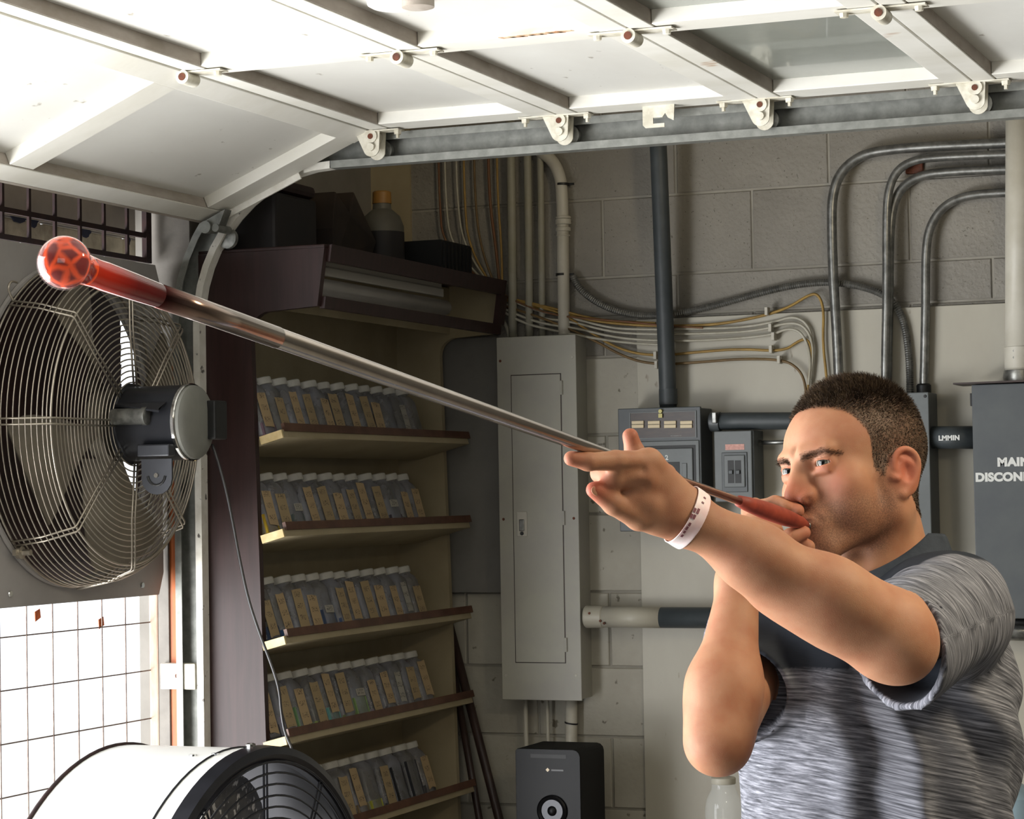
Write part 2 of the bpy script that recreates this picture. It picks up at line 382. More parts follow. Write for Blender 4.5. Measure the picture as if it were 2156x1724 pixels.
# ------------------------------------------------------------------ door track
tr=thing('door_track','galvanised roller track with chipped white curve along the rolled up door','door track',(-2.6,4.64,0))
def track_path(R=.36,x0=-2.622,z0=2.371):
    P=[(x0,0.0),(x0,1.0),(x0,z0-R)]
    for i in range(1,13):
        a=math.radians(180-90*i/12); P.append((x0+R+R*math.cos(a),z0-R+R*math.sin(a)))
    return P
def sweep(P,prof):
    """P in XZ, prof list of (n,y) closed polygon; n points to the room side / downward"""
    P=np.array(P); T=np.gradient(P,axis=0); T/=np.linalg.norm(T,axis=1)[:,None]
    Nn=np.stack([T[:,1],-T[:,0]],1); v=[];f=[];n=len(prof)
    for p,nn in zip(P,Nn):
        for a,y in prof: q=p+nn*a; v.append((q[0],y,q[1]))
    for i in range(len(P)-1):
        for k in range(n):
            l=(k+1)%n; f.append((i*n+k,i*n+l,(i+1)*n+l,(i+1)*n+k))
    f.append(tuple(range(n))[::-1]); f.append(tuple((len(P)-1)*n+k for k in range(n)))
    return np.array(v),f
h=.034;y0,y1=4.615,4.647;t=.0022
prof_web=[(-h,y1),(h,y1),(h,y1-t),(-h,y1-t)]
prof_fl=[(h-t,y1-t),(h,y1-t),(h,y0+t),(h,y0),(h-.016,y0),(h-.016,y0+t),(h-t,y0+t)]
prof_fu=[(-a,b) for a,b in prof_fl][::-1]
curve=track_path()
add('curved_web',sweep(curve,prof_web),MT['galv'],tr,auto=True)
add('curved_lip',sweep(curve,prof_fl),MT['trackw'],tr,auto=True,).data
add('inner_lip',sweep(curve,prof_fu),MT['galv'],tr,auto=True)
hz=[(-2.262,2.371),(-1.2,2.371),(1.2,2.371)]
add('straight_web',sweep(hz,prof_web),MT['galv'],tr)
add('straight_lip',sweep(hz,prof_fl),MT['galv'],tr)
add('upper_lip',sweep(hz,prof_fu),MT['galv'],tr)
add('track_bracket',merge(box(-2.70,-2.612,4.62,4.66,1.205,1.262),box(-2.665,-2.61,4.655,4.66,1.205,1.262)),MT['hinge'],tr,bevel=.002)
add('bolt',lathe([(0,.006),(.003,.006)],(-2.655,4.62,1.235),-Y_,8),MT['rust'],tr)
for zz in (1.50,1.17,1.075):
    add('bolt',lathe([(0,.006),(.002,.005)],(-2.606,4.6435,zz),-Y_,10),MT['roller'],tr)
# ------------------------------------------------------------------ grille in the opening, backing wall outside
gr=thing('window_grille','dark rusty square bar grille across the top of the garage opening','grille',(-2.72,4.1,2.15))
for i in range(-8,7):
    y=4.05+.0965*i
    if y>4.63: break
    add('grille_bar',box(-2.723,-2.717,y-.004,y+.004,2.155,2.36),MT['meshbar'],gr)
add('grille_bar',box(-2.726,-2.714,4.606,4.618,2.155,2.36),MT['meshbar'],gr)
for z in (2.16,2.215):
    add('grille_rail',box(-2.724,-2.716,3.2,4.63,z-.0055,z+.0055),MT['meshbar'],gr)
wm=thing('wire_mesh','rusty wire mesh screen across the bright opening below the wall fan','wire mesh',(-2.74,4.1,0))
for i in range(-8,7):
    y=4.05+.0965*i
    if y<4.62: add('wire',tube([(-2.735,y,.0),(-2.735,y+.002,.8),(-2.735,y,1.44)],.0015,5),MT['meshwire'],wm)
for k in range(0,11):
    z=1.352-.107*k
    add('wire',tube([(-2.737,3.2,z),(-2.737,4.0,z+.001),(-2.737,4.64,z)],.0015,5),MT['meshwire'],wm)
bk=thing('outside_soffit','grey and cream painted wall outside above the grille','wall',(-2.9,4.1,2.1))
add('soffit_board',box(-2.885,-2.853,3.0,5.4,2.235,2.5),MT['soffit'],bk)
for i in range(13):
    for j in range(2):
        add('brick',box(-2.895,-2.862,3.15+i*.17+.02*j*4-.0,3.15+i*.17+.16+.02*j*4,2.14+.048*j,2.14+.048*j+.043),MT['stucco'],bk,bevel=.003)
for (a,b,c,d_) in ((18,62,440,470),(62,82,450,478),(170,192,478,500),(268,275,498,515)):
    q0=at(a,c,x=-2.858);q1=at(b,d_,x=-2.858)
    y0_,y1_=sorted((q0[1],q1[1]));z1_,z0_=q0[2],q1[2]
    pts=[(-2.861,y0_+(y1_-y0_)*(.5+.5*math.cos(t_)*(1+.25*math.sin(3*t_))),z0_+(z1_-z0_)*(.5+.5*math.sin(t_)*(1-.3*math.cos(2*t_)))) for t_ in np.linspace(0,2*math.pi,14)[:-1]]
    add('paint_patch',prism(pts,(.003,0,0)),MT['bluep'],bk)
for i,(y,x) in enumerate(((5.30,-3.9),(5.55,-3.9))):
    o=add('fence_post',box(x-.03,x+.03,y-.02,y+.02,-.02,1.46 if i else 1.6),MT['tan'],bevel=.003)
    tag(o,'tan timber post outside the bright opening, '+('the nearer to the fan post' if i else 'leftmost at the picture edge'),'post')
for i,(x,y) in enumerate(((78,1296),(212,1312))):
    q=at(x,y,x=-2.745)
    o=add('dry_leaf',merge(prism([(q[0],q[1]-.008,q[2]-.012),(q[0]+.004,q[1]+.006,q[2]-.004),(q[0],q[1]+.009,q[2]+.014),(q[0]-.003,q[1]-.005,q[2]+.008)],(.0015,0,0))),MT['leaves'])
    tag(o,('rust coloured dry leaf caught in the mesh near the left edge','small orange dry leaf caught in the middle of the wire mesh')[i],'leaf')
# ------------------------------------------------------------------ wall fan
FY,FZ=4.262,1.782
fan=thing('wall_fan','large industrial wall fan with round chrome wire guard and dark motor','fan',(-2.6,FY,FZ-.36))
# shroud plate with a round hole
def plate_hole(x0,x1,ya,yb,za,zb,cy_,cz_,r,n=64):
    th=np.arange(n)*2*math.pi/n; v=[];f=[]
    for x in (x0,x1):
        for t_ in th: v.append((x,cy_+r*math.cos(t_),cz_+r*math.sin(t_)))
        for t_ in th:
            c,s=math.cos(t_),math.sin(t_)
            ky=((yb-cy_)/c if c>0 else (ya-cy_)/c) if abs(c)>1e-6 else 1e9
            kz=((zb-cz_)/s if s>0 else (za-cz_)/s) if abs(s)>1e-6 else 1e9
            k=min(ky,kz); v.append((x,cy_+k*c,cz_+k*s))
    for i in range(n):
        j=(i+1)%n
        f.append((i,j,n+j,n+i)); f.append((2*n+i,3*n+i,3*n+j,2*n+j)); f.append((i,2*n+i,2*n+j,j)); f.append((n+i,n+j,3*n+j,3*n+i))
    return np.array(v),f
add('shroud_plate',plate_hole(-2.70,-2.694,3.58,4.63,1.415,2.148,FY-.02,FZ,.325),MT['plate'],fan)
add('shroud_ring',tube([(-2.69,FY-.02+.33*math.cos(a),FZ+.33*math.sin(a)) for a in np.arange(64)*2*math.pi/64],.006,6,closed=True),MT['plate'],fan)
for q in ((22,1250),(300,1232)):
    c=at(*q,x=-2.693); add('bolt',lathe([(0,.007),(.002,.006)],(c[0],c[1],c[2]),X_,12),MT['chrome'],fan)  # bright discs standing in for daylight through two holes, not real bolts
prof=[(-2.685,.335),(-2.66,.334),(-2.635,.330),(-2.61,.325),(-2.588,.316),(-2.570,.304),(-2.560,.290)]
rs=list(np.linspace(.276,.086,17))
prof+=[(-2.556+.0*i+.010*(1-(r_-.086)/.19),r_) for i,r_ in enumerate(rs)]
# finer rings on the side wall
side=[]
for a,b in zip(prof[:6],prof[1:7]): side+=[a,((a[0]+b[0])/2,(a[1]+b[1])/2)]
for i,(x,r_) in enumerate(side+prof[6:]):
    n=80
    add('guard_ring',tube([(x,FY+r_*math.cos(a),FZ+r_*math.sin(a)) for a in np.arange(n)*2*math.pi/n],.0016 if i not in (0,len(side)) else .003,5,closed=True),MT['wire'],fan,smooth=True)
for k in range(8):
    a0=math.radians(k*45)+ (.0)
    for o_ in ((-.006,.006) if k%2 or True else (0,)):
        P=[]
        for x,r_ in [( -2.544,.08),(-2.552,.2),(-2.553,.296),(-2.556,.302),(-2.62,.327),(-2.685,.340)]:
            c,s=math.cos(a0),math.sin(a0); P.append((x+.002,FY+r_*c-o_*s,FZ+r_*s+o_*c))
        add('guard_spoke',tube(P,.0022,6),MT['wire'],fan,smooth=True)
# blades
def fblade(a0,rin,rout,x,sweep_,tw,cy_,cz_,ch=.62):
    v=[];f=[];nr,nc=8,7
    for side_ in (0,1):
        for i in range(nr):
            r_=rin+(rout-rin)*i/(nr-1); half=ch*(.55+.45*i/(nr-1))*(1-.25*(i/(nr-1))**4)
            for j in range(nc):
                u_=(j/(nc-1)-.5)*2; a=a0+half*u_*.75+sweep_*i/(nr-1)
                v.append((x+u_*tw*(1-.4*i/(nr-1))+.012*(1-u_*u_)+side_*.003,cy_+r_*math.cos(a),cz_+r_*math.sin(a)))
    n=nr*nc
    for i in range(nr-1):
        for j in range(nc-1):
            a,b,c,d_=i*nc+j,i*nc+j+1,(i+1)*nc+j+1,(i+1)*nc+j
            f.append((a,b,c,d_)); f.append((n+d_,n+c,n+b,n+a))
    return np.array(v),f
for k in range(4): add('fan_blade',fblade(math.radians(8+90*k),.07,.305,-2.625,.25,.035,FY-.01,FZ),MT['blade'],fan,smooth=True)
add('hub',lathe([(-.03,.05),(-.01,.075),(.03,.078)],(-2.61,FY,FZ),X_,28),MT['blade'],fan,auto=True)
# motor
mo=add('motor',lathe([(0,.082),(.006,.084),(.01,.077),(.140,.077),(.142,.078)],(-2.556,FY,FZ),X_,40),MT['motor'],fan,auto=True)
add('motor_end_ring',lathe([(.140,.0785),(.141,.080),(.147,.080),(.149,.078)],(-2.556,FY,FZ),X_,40,cap=False),MT['chrome'],mo,auto=True)
add('motor_end_cap',lathe([(.143,.077),(.156,.075),(.163,.066),(.166,.04)],(-2.556,FY,FZ),X_,36),MT['motorcap'],fan,auto=True)
add('capacitor',lathe([(0,.017),(.068,.017),(.071,.019),(.080,.019),(.082,.015)],(-2.545,FY-.083,FZ+.012),X_,18),MT['roller'],fan,auto=True)
add('capacitor_shroud',prism([(-2.545,FY-.068,FZ+.036),(-2.43,FY-.068,FZ+.036),(-2.43,FY-.098,FZ+.022),(-2.43,FY-.098,FZ+.018),(-2.545,FY-.078,FZ+.034)],(0,0,.004)),MT['motor'],fan)
add('junction_box',box(-2.397,-2.372,FY+.03,FY+.082,FZ-.035,FZ+.045),MT['black'],fan,bevel=.004)
add('mount_strap',box(-2.49,-2.415,FY-.085,FY-.06,FZ-.07,FZ-.045),MT['motor'],fan,bevel=.003)
ybk=FY-.075
P=[(-2.485,ybk,FZ-.075)]
for i in range(9):
    a=math.radians(180+22.5*i); P.append((-2.45+.035*math.cos(a),ybk,FZ-.115+.032*math.sin(a)))
P.append((-2.415,ybk,FZ-.075))
br=add('tilt_bracket',prism(P,(0,.005,0)),MT['motor'],fan)
add('bolt',lathe([(0,.0055),(.003,.005)],(-2.45,ybk,FZ-.108),-Y_,10),MT['chrome'],br)
add('slot',tube([(-2.45+.02*math.cos(a),ybk-.0005,FZ-.108+.02*math.sin(a)) for a in np.linspace(math.pi*1.02,math.pi*1.98,9)],.0028,6),MT['black'],br)
for a in (50,130,230,310,180):
    add('screw',lathe([(0,.005),(.002,.004)],(-2.400,FY+.066*math.cos(math.radians(a)),FZ+.066*math.sin(math.radians(a))),X_,8),MT['black'],fan)
hk=[at(x,y,x=-2.66) for x,y in ((36,595),(24,591),(17,602),(20,618),(28,632))]
add('guard_hook',tube(chaikin(hk,2),.0025,6),MT['wire'],fan,smooth=True)
ck=at(38,1163,x=-2.68)
add('guard_clamp',merge(lathe([(0,.013),(.01,.013),(.012,.006),(.03,.006)],ck,X_,12),box(ck[0],ck[0]+.008,ck[1]-.02,ck[1]+.02,ck[2]-.006,ck[2]+.006)),MT['wire'],fan,auto=True)
# shutters behind the fan with a lit gap between them
g0=at(254,900,x=-2.755)[1]; g1=at(286,900,x=-2.755)[1]
sh=thing('fan_shutter','dark slatted shutter behind the wall fan with a bright gap','shutter',(-2.84,4.3,1.45))
for k in range(15):
    z=1.45+.043*k
    for ya,yb in ((3.55,g0),(g1,4.655)):
        add('slat',prism([(-2.757,ya,z),(-2.754,ya,z+.046),(-2.751,ya,z+.046),(-2.754,ya,z)],(0,yb-ya,0)),MT['darkbrown'],sh)
add('slat_post',box(-2.770,-2.758,g0-.025,g0,1.44,2.12),MT['darkbrown'],sh)
# cord from the fan to the floor
cd=[(447,935),(452,950),(462,980),(478,1040),(492,1110),(505,1180),(522,1260),(545,1330),(572,1400),(588,1450),(592,1500),(600,1545),(620,1585)]
P=[]
for i,(x,y) in enumerate(cd):
    P.append(at(x,y,y=FY+.07 if i<3 else FY+.07+.0*i))
P.append(P[-1]+np.array([.05,0,-.3])); P.append(P[-1]+np.array([.02,.1,-.6]))
o=add('power_cord',tube(chaikin(P,2),.0032,8),MT['cord'],smooth=True); tag(o,'black power cord hanging down from the wall fan motor','cord')
# ------------------------------------------------------------------ barrel fan on the floor
DX,DY,DZc,DR=-2.035,3.835,.697,.472
df=thing('drum_fan','big white barrel fan with black wire grille standing on the floor','fan',(DX-.15,DY,0))
add('drum',lathe([(-.30,DR-.004),(-.30,DR),(-.02,DR),(-.02,DR-.004)],(DX,DY,DZc),X_,96,cap=False),MT['drum'],df,auto=True)
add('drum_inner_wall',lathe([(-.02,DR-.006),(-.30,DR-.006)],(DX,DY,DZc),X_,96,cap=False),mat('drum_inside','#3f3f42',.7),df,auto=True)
add('rim_hoop',tube([(DX-.302,DY+DR*math.cos(a),DZc+DR*math.sin(a)) for a in np.arange(96)*2*math.pi/96],.005,6,closed=True),MT['meshbar'],df,smooth=True)
add('rim_hoop',tube([(DX-.060,DY+(DR+.001)*math.cos(a),DZc+(DR+.001)*math.sin(a)) for a in np.arange(96)*2*math.pi/96],.0022,6,closed=True),MT['blackmetal'],df,smooth=True)
add('front_rim',lathe([(-.022,DR-.002),(-.022,DR+.006),(.008,DR+.004),(.012,DR-.010),(.006,DR-.026),(-.01,DR-.026)],(DX,DY,DZc),X_,96,cap=False),MT['blackmetal'],df,auto=True)
for r_ in np.arange(.06,.45,.0205):
    add('grille_ring',tube([(DX+.012,DY+r_*math.cos(a),DZc+r_*math.sin(a)) for a in np.arange(72)*2*math.pi/72],.0022,5,closed=True),MT['blackmetal'],df,smooth=True)
for k in range(12):
    a=math.radians(90+30*k); c,s=math.cos(a),math.sin(a)
    for o_ in (-.006,.006):
        add('grille_spoke',tube([(DX+.009,DY+r_*c-o_*s,DZc+r_*s+o_*c) for r_ in (.05,.2,.45)],.0022,5),MT['blackmetal'],df)
for k in range(5): add('fan_blade',fblade(math.radians(62+72*k),.08,.43,DX-.13,.1,.05,DY,DZc,.75),MT['drumin'],df,smooth=True)
add('motor',lathe([(-.2,.09),(-.04,.09),(-.03,.08)],(DX,DY,DZc),X_,28),MT['blackmetal'],df,auto=True)
add('bolt',lathe([(0,.009),(.02,.009),(.022,.005)],(DX-.02,DY,DZc+DR-.010),Z_,10),MT['chrome'],df)
add('bolt',lathe([(0,.007),(.012,.007)],(DX-.06,DY-.06,DZc+DR-.013),Z_,10),MT['chrome'],df)
add('bolt',lathe([(0,.007),(.012,.007)],(DX-.10,DY-.07,DZc+DR-.015),Z_,10),MT['chrome'],df)
for s in (-1,1):
    for x in (DX-.27,DX-.04):
        add('leg',tube([(x,DY+s*.42,DZc-.23),(x,DY+s*.36,.30),(x,DY+s*.34,.02)],.015,8),MT['blackmetal'],df,smooth=True)
    add('foot_rail',tube([(DX-.45,DY+s*.34,.018),(DX+.15,DY+s*.34,.018)],.018,8),MT['blackmetal'],df,smooth=True)
# ================================================================== SHELVING UNIT
SY0,SY1=4.662,5.685
su=thing('shelving_unit','dark brown wall shelving unit with hood and sloping cream shelves of jars','shelves',(-2.5,5.15,.35))
def side_poly(y):
    P=[(-2.605,y,.35),(-2.43,y,.35),(-2.475,y,1.99)]
    c=(-2.475+.05,1.99)
    for i in range(1,6):
        a=math.radians(180-90*i/6); P.append((c[0]+.05*math.cos(a),y,c[1]+.046*math.sin(a)))
    P+=[(-2.311,y,2.042),(-2.292,y,2.169),(-2.605,y,2.169)]
    return P
add('side_panel',prism(side_poly(SY0-.018),(0,.018,0)),MT['darkbrown'],su)
add('side_panel',prism(side_poly(SY1),(0,.018,0)),MT['cream'],su)
add('back_panel',box(-2.605,-2.598,SY0,SY1,.35,2.165),MT['cream'],su)
add('cabinet_top',box(-2.605,-2.292,SY0-.018,SY1+.018,2.169,2.177),MT['darkbrown'],su,bevel=.002)
# hood front frame
def hoodbar(z0,z1,x0,x1,ya=SY0,yb=SY1):
    return prism([(x0,ya,z0),(x0+.012,ya,z0),(x1+.012,ya,z1),(x1,ya,z1)],(0,yb-ya,0))
add('hood_rail',hoodbar(2.140,2.177,-2.300,-2.294),MT['darkbrown'],su)
add('hood_rail',hoodbar(2.038,2.064,-2.314,-2.311),MT['darkbrown'],su)
add('hood_rail',hoodbar(2.064,2.140,-2.311,-2.300,SY1-.03,SY1+.018),MT['darkbrown'],su)
add('hood_back',box(-2.45,-2.445,SY0,SY1,2.045,2.165),MT['cream'],su)
fl=add('light_fixture',merge(box(-2.42,-2.35,SY0+.015,5.42,2.135,2.158),box(-2.355,-2.345,SY0+.015,5.42,2.118,2.14)),MT['whitemet'],su,bevel=.003)
add('fluorescent_tube',lathe([(0,.014),(.004,.019),(.73,.019),(.745,.012)],(-2.345,SY0+.03,2.092),Y_,18),MT['tube'],fl,auto=True)
SH=[1.775,1.558,1.324,1.106,.877,.66]
TILT=math.radians(15)
ct,st=math.cos(TILT),math.sin(TILT)
def shelf_xf(zf):
    # local: a = distance back from the front edge, n = height above the shelf
    def T(vf):
        v,f=vf; v=np.asarray(v,float); a,y,n=v[:,0],v[:,1],v[:,2]
        return np.stack([-2.40-a*ct+(-n*st),y,zf-a*st+n*ct],1),f
    return T
for i,zf in enumerate(SH):
    T=shelf_xf(zf)
    s=add('shelf',merge(T(box(0,.15,SY0,SY1+.0,-.018,0)),T(box(0,.055,SY0-.020,SY0,-.018,0))),MT['cream'],su,bevel=.001)
    add('shelf_lip',T(box(-.004,.004,SY0-.012,SY1+.01,-.004,.014)),MT['lip'],s)
    add('shelf_end',T(box(.0,.056,SY0-.026,SY0-.0205,-.019,-.001)),MT['plyedge'],s)
# ---- jars
def jar_proto():
    t=thing('storage_jar',None,None)
    w2=.032; H=.124
    def ring(a,b,z): # rounded square
        P=[]
        for k in range(16):
            th=2*math.pi*(k+.5)/16; c,s=math.cos(th),math.sin(th); e=.45
            P.append((a*math.copysign(abs(c)**e,c),b*math.copysign(abs(s)**e,s),z))
        return P
    def rr(r,z): return [(r*math.cos(2*math.pi*(k+.5)/16),r*math.sin(2*math.pi*(k+.5)/16),z) for k in range(16)]
    R=[ring(w2-.003,w2-.003,0),ring(w2,w2,.004),ring(w2,w2,H-.02),ring(w2-.004,w2-.004,H-.008),rr(.025,H),rr(.0235,H+.006)]
    v=[p for r_ in R for p in r_]; f=[]
    for i in range(len(R)-1):
        for k in range(16): f.append((i*16+k,i*16+(k+1)%16,(i+1)*16+(k+1)%16,(i+1)*16+k))
    f.append(tuple(range(16))[::-1])
    add('jar_body',(v,f),MT['jar'],t,auto=True)
    add('jar_cap',lathe([(H+.004,.0255),(H+.005,.027),(H+.019,.027),(H+.021,.025)],(0,0,0),Z_,24),MT['cap'],t,auto=True)
    return t
def label_mat(name,base,ink):
    m=mat(name,base,.7,col2=None); nt=m.node_tree;N=nt.nodes;L=nt.links; b=N['Principled BSDF']
    tc=N.new('ShaderNodeTexCoord'); oi=N.new('ShaderNodeObjectInfo')
    mp=N.new('ShaderNodeMapping'); mp.inputs['Scale'].default_value=(1,190,240); L.new(tc.outputs['Object'],mp.inputs[0])
    cb=N.new('ShaderNodeCombineXYZ'); ml=N.new('ShaderNodeMath'); ml.operation='MULTIPLY'; ml.inputs[1].default_value=500; L.new(oi.outputs['Random'],ml.inputs[0])
    for i in range(3): L.new(ml.outputs[0],cb.inputs[i])
    L.new(cb.outputs[0],mp.inputs['Location'])
    n=N.new('ShaderNodeTexNoise'); n.inputs['Scale'].default_value=1; n.inputs['Detail'].default_value=1.5; L.new(mp.outputs[0],n.inputs['Vector'])
    sp=N.new('ShaderNodeSeparateXYZ'); L.new(tc.outputs['Object'],sp.inputs[0])
    wv=N.new('ShaderNodeMath'); wv.operation='SINE'; mu=N.new('ShaderNodeMath'); mu.operation='MULTIPLY'; mu.inputs[1].default_value=230; L.new(sp.outputs['Z'],mu.inputs[0]); L.new(mu.outputs[0],wv.inputs[0])
    g=N.new('ShaderNodeMath'); g.operation='GREATER_THAN'; g.inputs[1].default_value=.1; L.new(wv.outputs[0],g.inputs[0])
    d=N.new('ShaderNodeMath'); d.operation='SUBTRACT'; L.new(n.outputs['Fac'],d.inputs[0]); d.inputs[1].default_value=.5
    ab=N.new('ShaderNodeMath'); ab.operation='ABSOLUTE'; L.new(d.outputs[0],ab.inputs[0])
    lt=N.new('ShaderNodeMath'); lt.operation='LESS_THAN'; lt.inputs[1].default_value=.03; L.new(ab.outputs[0],lt.inputs[0])
    mm=N.new('ShaderNodeMath'); mm.operation='MULTIPLY'; L.new(lt.outputs[0],mm.inputs[0]); L.new(g.outputs[0],mm.inputs[1])
    ay=N.new('ShaderNodeMath'); ay.operation='ABSOLUTE'; L.new(sp.outputs['Y'],ay.inputs[0])
    l2=N.new('ShaderNodeMath'); l2.operation='LESS_THAN'; l2.inputs[1].default_value=.014; L.new(ay.outputs[0],l2.inputs[0])
    m2=N.new('ShaderNodeMath'); m2.operation='MULTIPLY'; L.new(mm.outputs[0],m2.inputs[0]); L.new(l2.outputs[0],m2.inputs[1])
    mx=N.new('ShaderNodeMix'); mx.data_type='RGBA'; L.new(m2.outputs[0],mx.inputs['Factor']); mx.inputs['A'].default_value=lin(base); mx.inputs['B'].default_value=lin(ink)
    L.new(mx.outputs['Result'],b.inputs['Base Color']); return m
LM=[label_mat('tan_masking_tape','#a89270','#3c3026'),label_mat('pale_masking_tape','#9c8968','#403630'),label_mat('printed_white_label','#9a968c','#2c2a2c')]
def tape(m,wd,h,z0,jag,seed):
    r=random.Random(seed); t0=thing('tmp',None,None)
    x=.0328; P=[(x,-wd/2,z0+r.uniform(-1,1)*jag),(x,0,z0+r.uniform(-1,1)*jag),(x,wd/2,z0+r.uniform(-1,1)*jag),(x,wd/2+r.uniform(-1,1)*.001,z0+h/2),(x,wd/2,z0+h+r.uniform(-1,1)*jag),(x,0,z0+h),(x,-wd/2,z0+h+r.uniform(-1,1)*jag),(x,-wd/2-r.uniform(0,1)*.001,z0+h/2)]
    o=add('jar_label',prism(P,(.0006,0,0)),m,t0); me=o.data; bpy.data.objects.remove(o); bpy.data.objects.remove(t0); return me
LAB=[tape(LM[i%2],.040+.006*random.random(),.080+.018*random.random(),.006+.01*random.random(),.003,i) for i in range(9)]
LABS=[tape(LM[2],.040,.018,.052,.001,30+i) for i in range(2)]
LABW=[tape(LM[2],.030,.075,.018,.001,40)]
FM={}
def fill_mesh(h,col):
    k=(h,col)
    if k not in FM:
        t0=thing('tmp',None,None)
        o=add('jar_contents',box(-.0295,.0295,-.0295,.0295,.002,h),mat('frit_'+col.strip('#'),col,.8,nscale=90,col2=col),t0)
        FM[k]=o.data; bpy.data.objects.remove(o); bpy.data.objects.remove(t0)
    return FM[k]
# rows: list of per-jar (label kind, fill height, fill colour); label: t tan, s small white, w white tall, n none
G='#4b4a50'
row1='t t t t t t t t t n w n'.split()
row2='t t s t t t t t t s t t'.split()
row3='t t t t s t t t t t w t'.split()
row4='t t t t t t s t t w t t'.split()
row5='n n t t t t n t n n t'.split()
fills=[{0:(.03,'#6a5560'),2:(.03,'#4c5258')},
       {0:(.045,'#b89a2a'),1:(.02,'#8b8a86'),2:(.045,'#56605e'),9:(.035,'#3f3a40'),3:(.02,'#6f6a66')},
       {0:(.03,'#2c3a52'),1:(.02,'#34507a'),4:(.055,'#42506a'),5:(.03,'#4a5a80'),7:(.02,'#555a66'),9:(.02,'#555a60')},
       {0:(.03,'#2b2c34'),1:(.045,'#8f879e'),2:(.06,'#6f9468'),3:(.02,'#8a9a5a'),4:(.045,'#6aa3a0'),5:(.02,'#6f7a50'),6:(.055,'#7f9a62'),7:(.02,'#857a86'),8:(.02,'#5e5a60')},
       {2:(.02,'#73806a'),5:(.03,'#7a6a52'),6:(.03,'#a8a840'),8:(.095,'#2c2e32'),9:(.10,'#2c2e34'),10:(.03,'#4a4a4c')}]
ords=['first','second','third','fourth','fifth','sixth','seventh','eighth','ninth','tenth','eleventh','twelfth','thirteenth']
shn=['top shelf','second shelf from the top','middle shelf','second shelf from the bottom','bottom shelf in view']
proto=jar_proto(); first=True; nl=0
desc={'t':'tan labelled jar','s':'jar with small white label','w':'jar with tall white label','n':'unlabelled jar'}
for si,row in enumerate((row1,row2,row3,row4,row5)):
    n=len(row); y0=SY0+.035; pitch=.0745 if si!=3 else .0775
    if si==4: y0=SY0+.10; pitch=.079
    for k,kd in enumerate(row):
        j=proto if first else proto.copy()
        if not first:
            COL.objects.link(j)
            for ch in proto.children:
                if ch.name.startswith(('jar_body','jar_cap')):
                    c=ch.copy(); COL.objects.link(c); c.parent=j
        first=False
        ax=.084+random.uniform(-.003,.003)
        j.location=(-2.40-ax*ct-.001*st,y0+pitch*k+random.uniform(-.002,.002),SH[si]-ax*st+.001*ct)
        j.rotation_euler=(random.uniform(-.015,.015),-TILT-.03,random.uniform(-.06,.06))
        j['category']='jar'; j['group']='jars of powder on the '+shn[si]
        j['label']=f"{desc[kd]}, {ords[k]} from the left on the {shn[si]}"
        me=None
        if kd=='t': me=LAB[nl%9]; nl+=1
        elif kd=='s': me=LABS[k%2]
        elif kd=='w': me=LABW[0]
        if me:
            l=bpy.data.objects.new('jar_label',me); COL.objects.link(l); l.parent=j
            l.location=(0,random.uniform(-.006,.006),random.uniform(-.006,.008) if kd!='s' else -.01+.02*random.random())
            if si==3 and kd=='t': l.location.z+=random.uniform(-.004,.012)
            l.rotation_euler=(random.uniform(-.05,.05),0,0)
        hf,cf=fills[si].get(k,(.014,G))
        c=bpy.data.objects.new('jar_contents',fill_mesh(hf,cf)); COL.objects.link(c); c.parent=j
# ---- things on top of the shelving
ZT=2.1775
def put(o,l,c): return tag(o,l,c)
q=at(545,500,y=4.80)
put(add('tool_case',box(-2.595,-2.45,4.72,4.93,ZT,ZT+.135),MT['darkstuff'],bevel=.008),'black case at the near end of the shelving top','case')
put(add('folded_towel',box(-2.585,-2.445,4.73,4.92,ZT+.136,ZT+.165),MT['darkbrown'],bevel=.012),'dark red folded cloth lying on the black case','cloth')
P=[(0,0),(.22,0),(.235,.07),(.15,.185),(.085,.125),(.05,.175),(-.005,.08)]
put(add('paper_bag',prism([(-2.45-.02*(i%2),5.02+a*1.0,ZT+b) for i,(a,b) in enumerate(P)],(-.09,0,0)),MT['brownpaper'],bevel=.004),'crumpled dark brown paper bag with pointed edges on the shelving top','bag')
bt=thing('bottle','grey plastic bottle with an amber cap on the shelving top','bottle',(-2.47,5.33,ZT))
add('bottle_body',lathe([(0,.05),(.004,.054),(.115,.054),(.14,.045),(.158,.024),(.172,.022)],(-2.47,5.33,ZT),Z_,24),MT['bottle'],bt,auto=True)
add('bottle_cap',lathe([(.172,.024),(.2,.023),(.203,.02)],(-2.47,5.33,ZT),Z_,18),MT['yellowcap'],bt,auto=True)
add('bottle_label',lathe([(.02,.0546),(.1,.0546)],(-2.47,5.33,ZT),Z_,24,cap=False),MT['darkstuff'],bt,auto=True)
cr=thing('plastic_crate','small black ribbed plastic basket at the far end of the shelving top','basket',(-2.42,5.52,ZT))
add('crate_tub',merge(box(-2.50,-2.36,5.44,5.445,ZT,ZT+.088),box(-2.50,-2.36,5.625,5.63,ZT,ZT+.088),box(-2.50,-2.495,5.445,5.625,ZT,ZT+.088),box(-2.365,-2.36,5.445,5.625,ZT,ZT+.088),box(-2.495,-2.365,5.445,5.625,ZT,ZT+.004)),MT['crate'],cr)
for i in range(8): add('rib',box(-2.361,-2.355,5.452+.024*i,5.458+.024*i,ZT+.004,ZT+.084),MT['crate'],cr)
ob=at(462,508,y=4.69)
put(add('amber_bead',sphere((ob[0],ob[1],ZT+.014),.0135,14,10),MT['yellowcap'],smooth=True),'amber round knob at the near corner of the shelving top','knob')
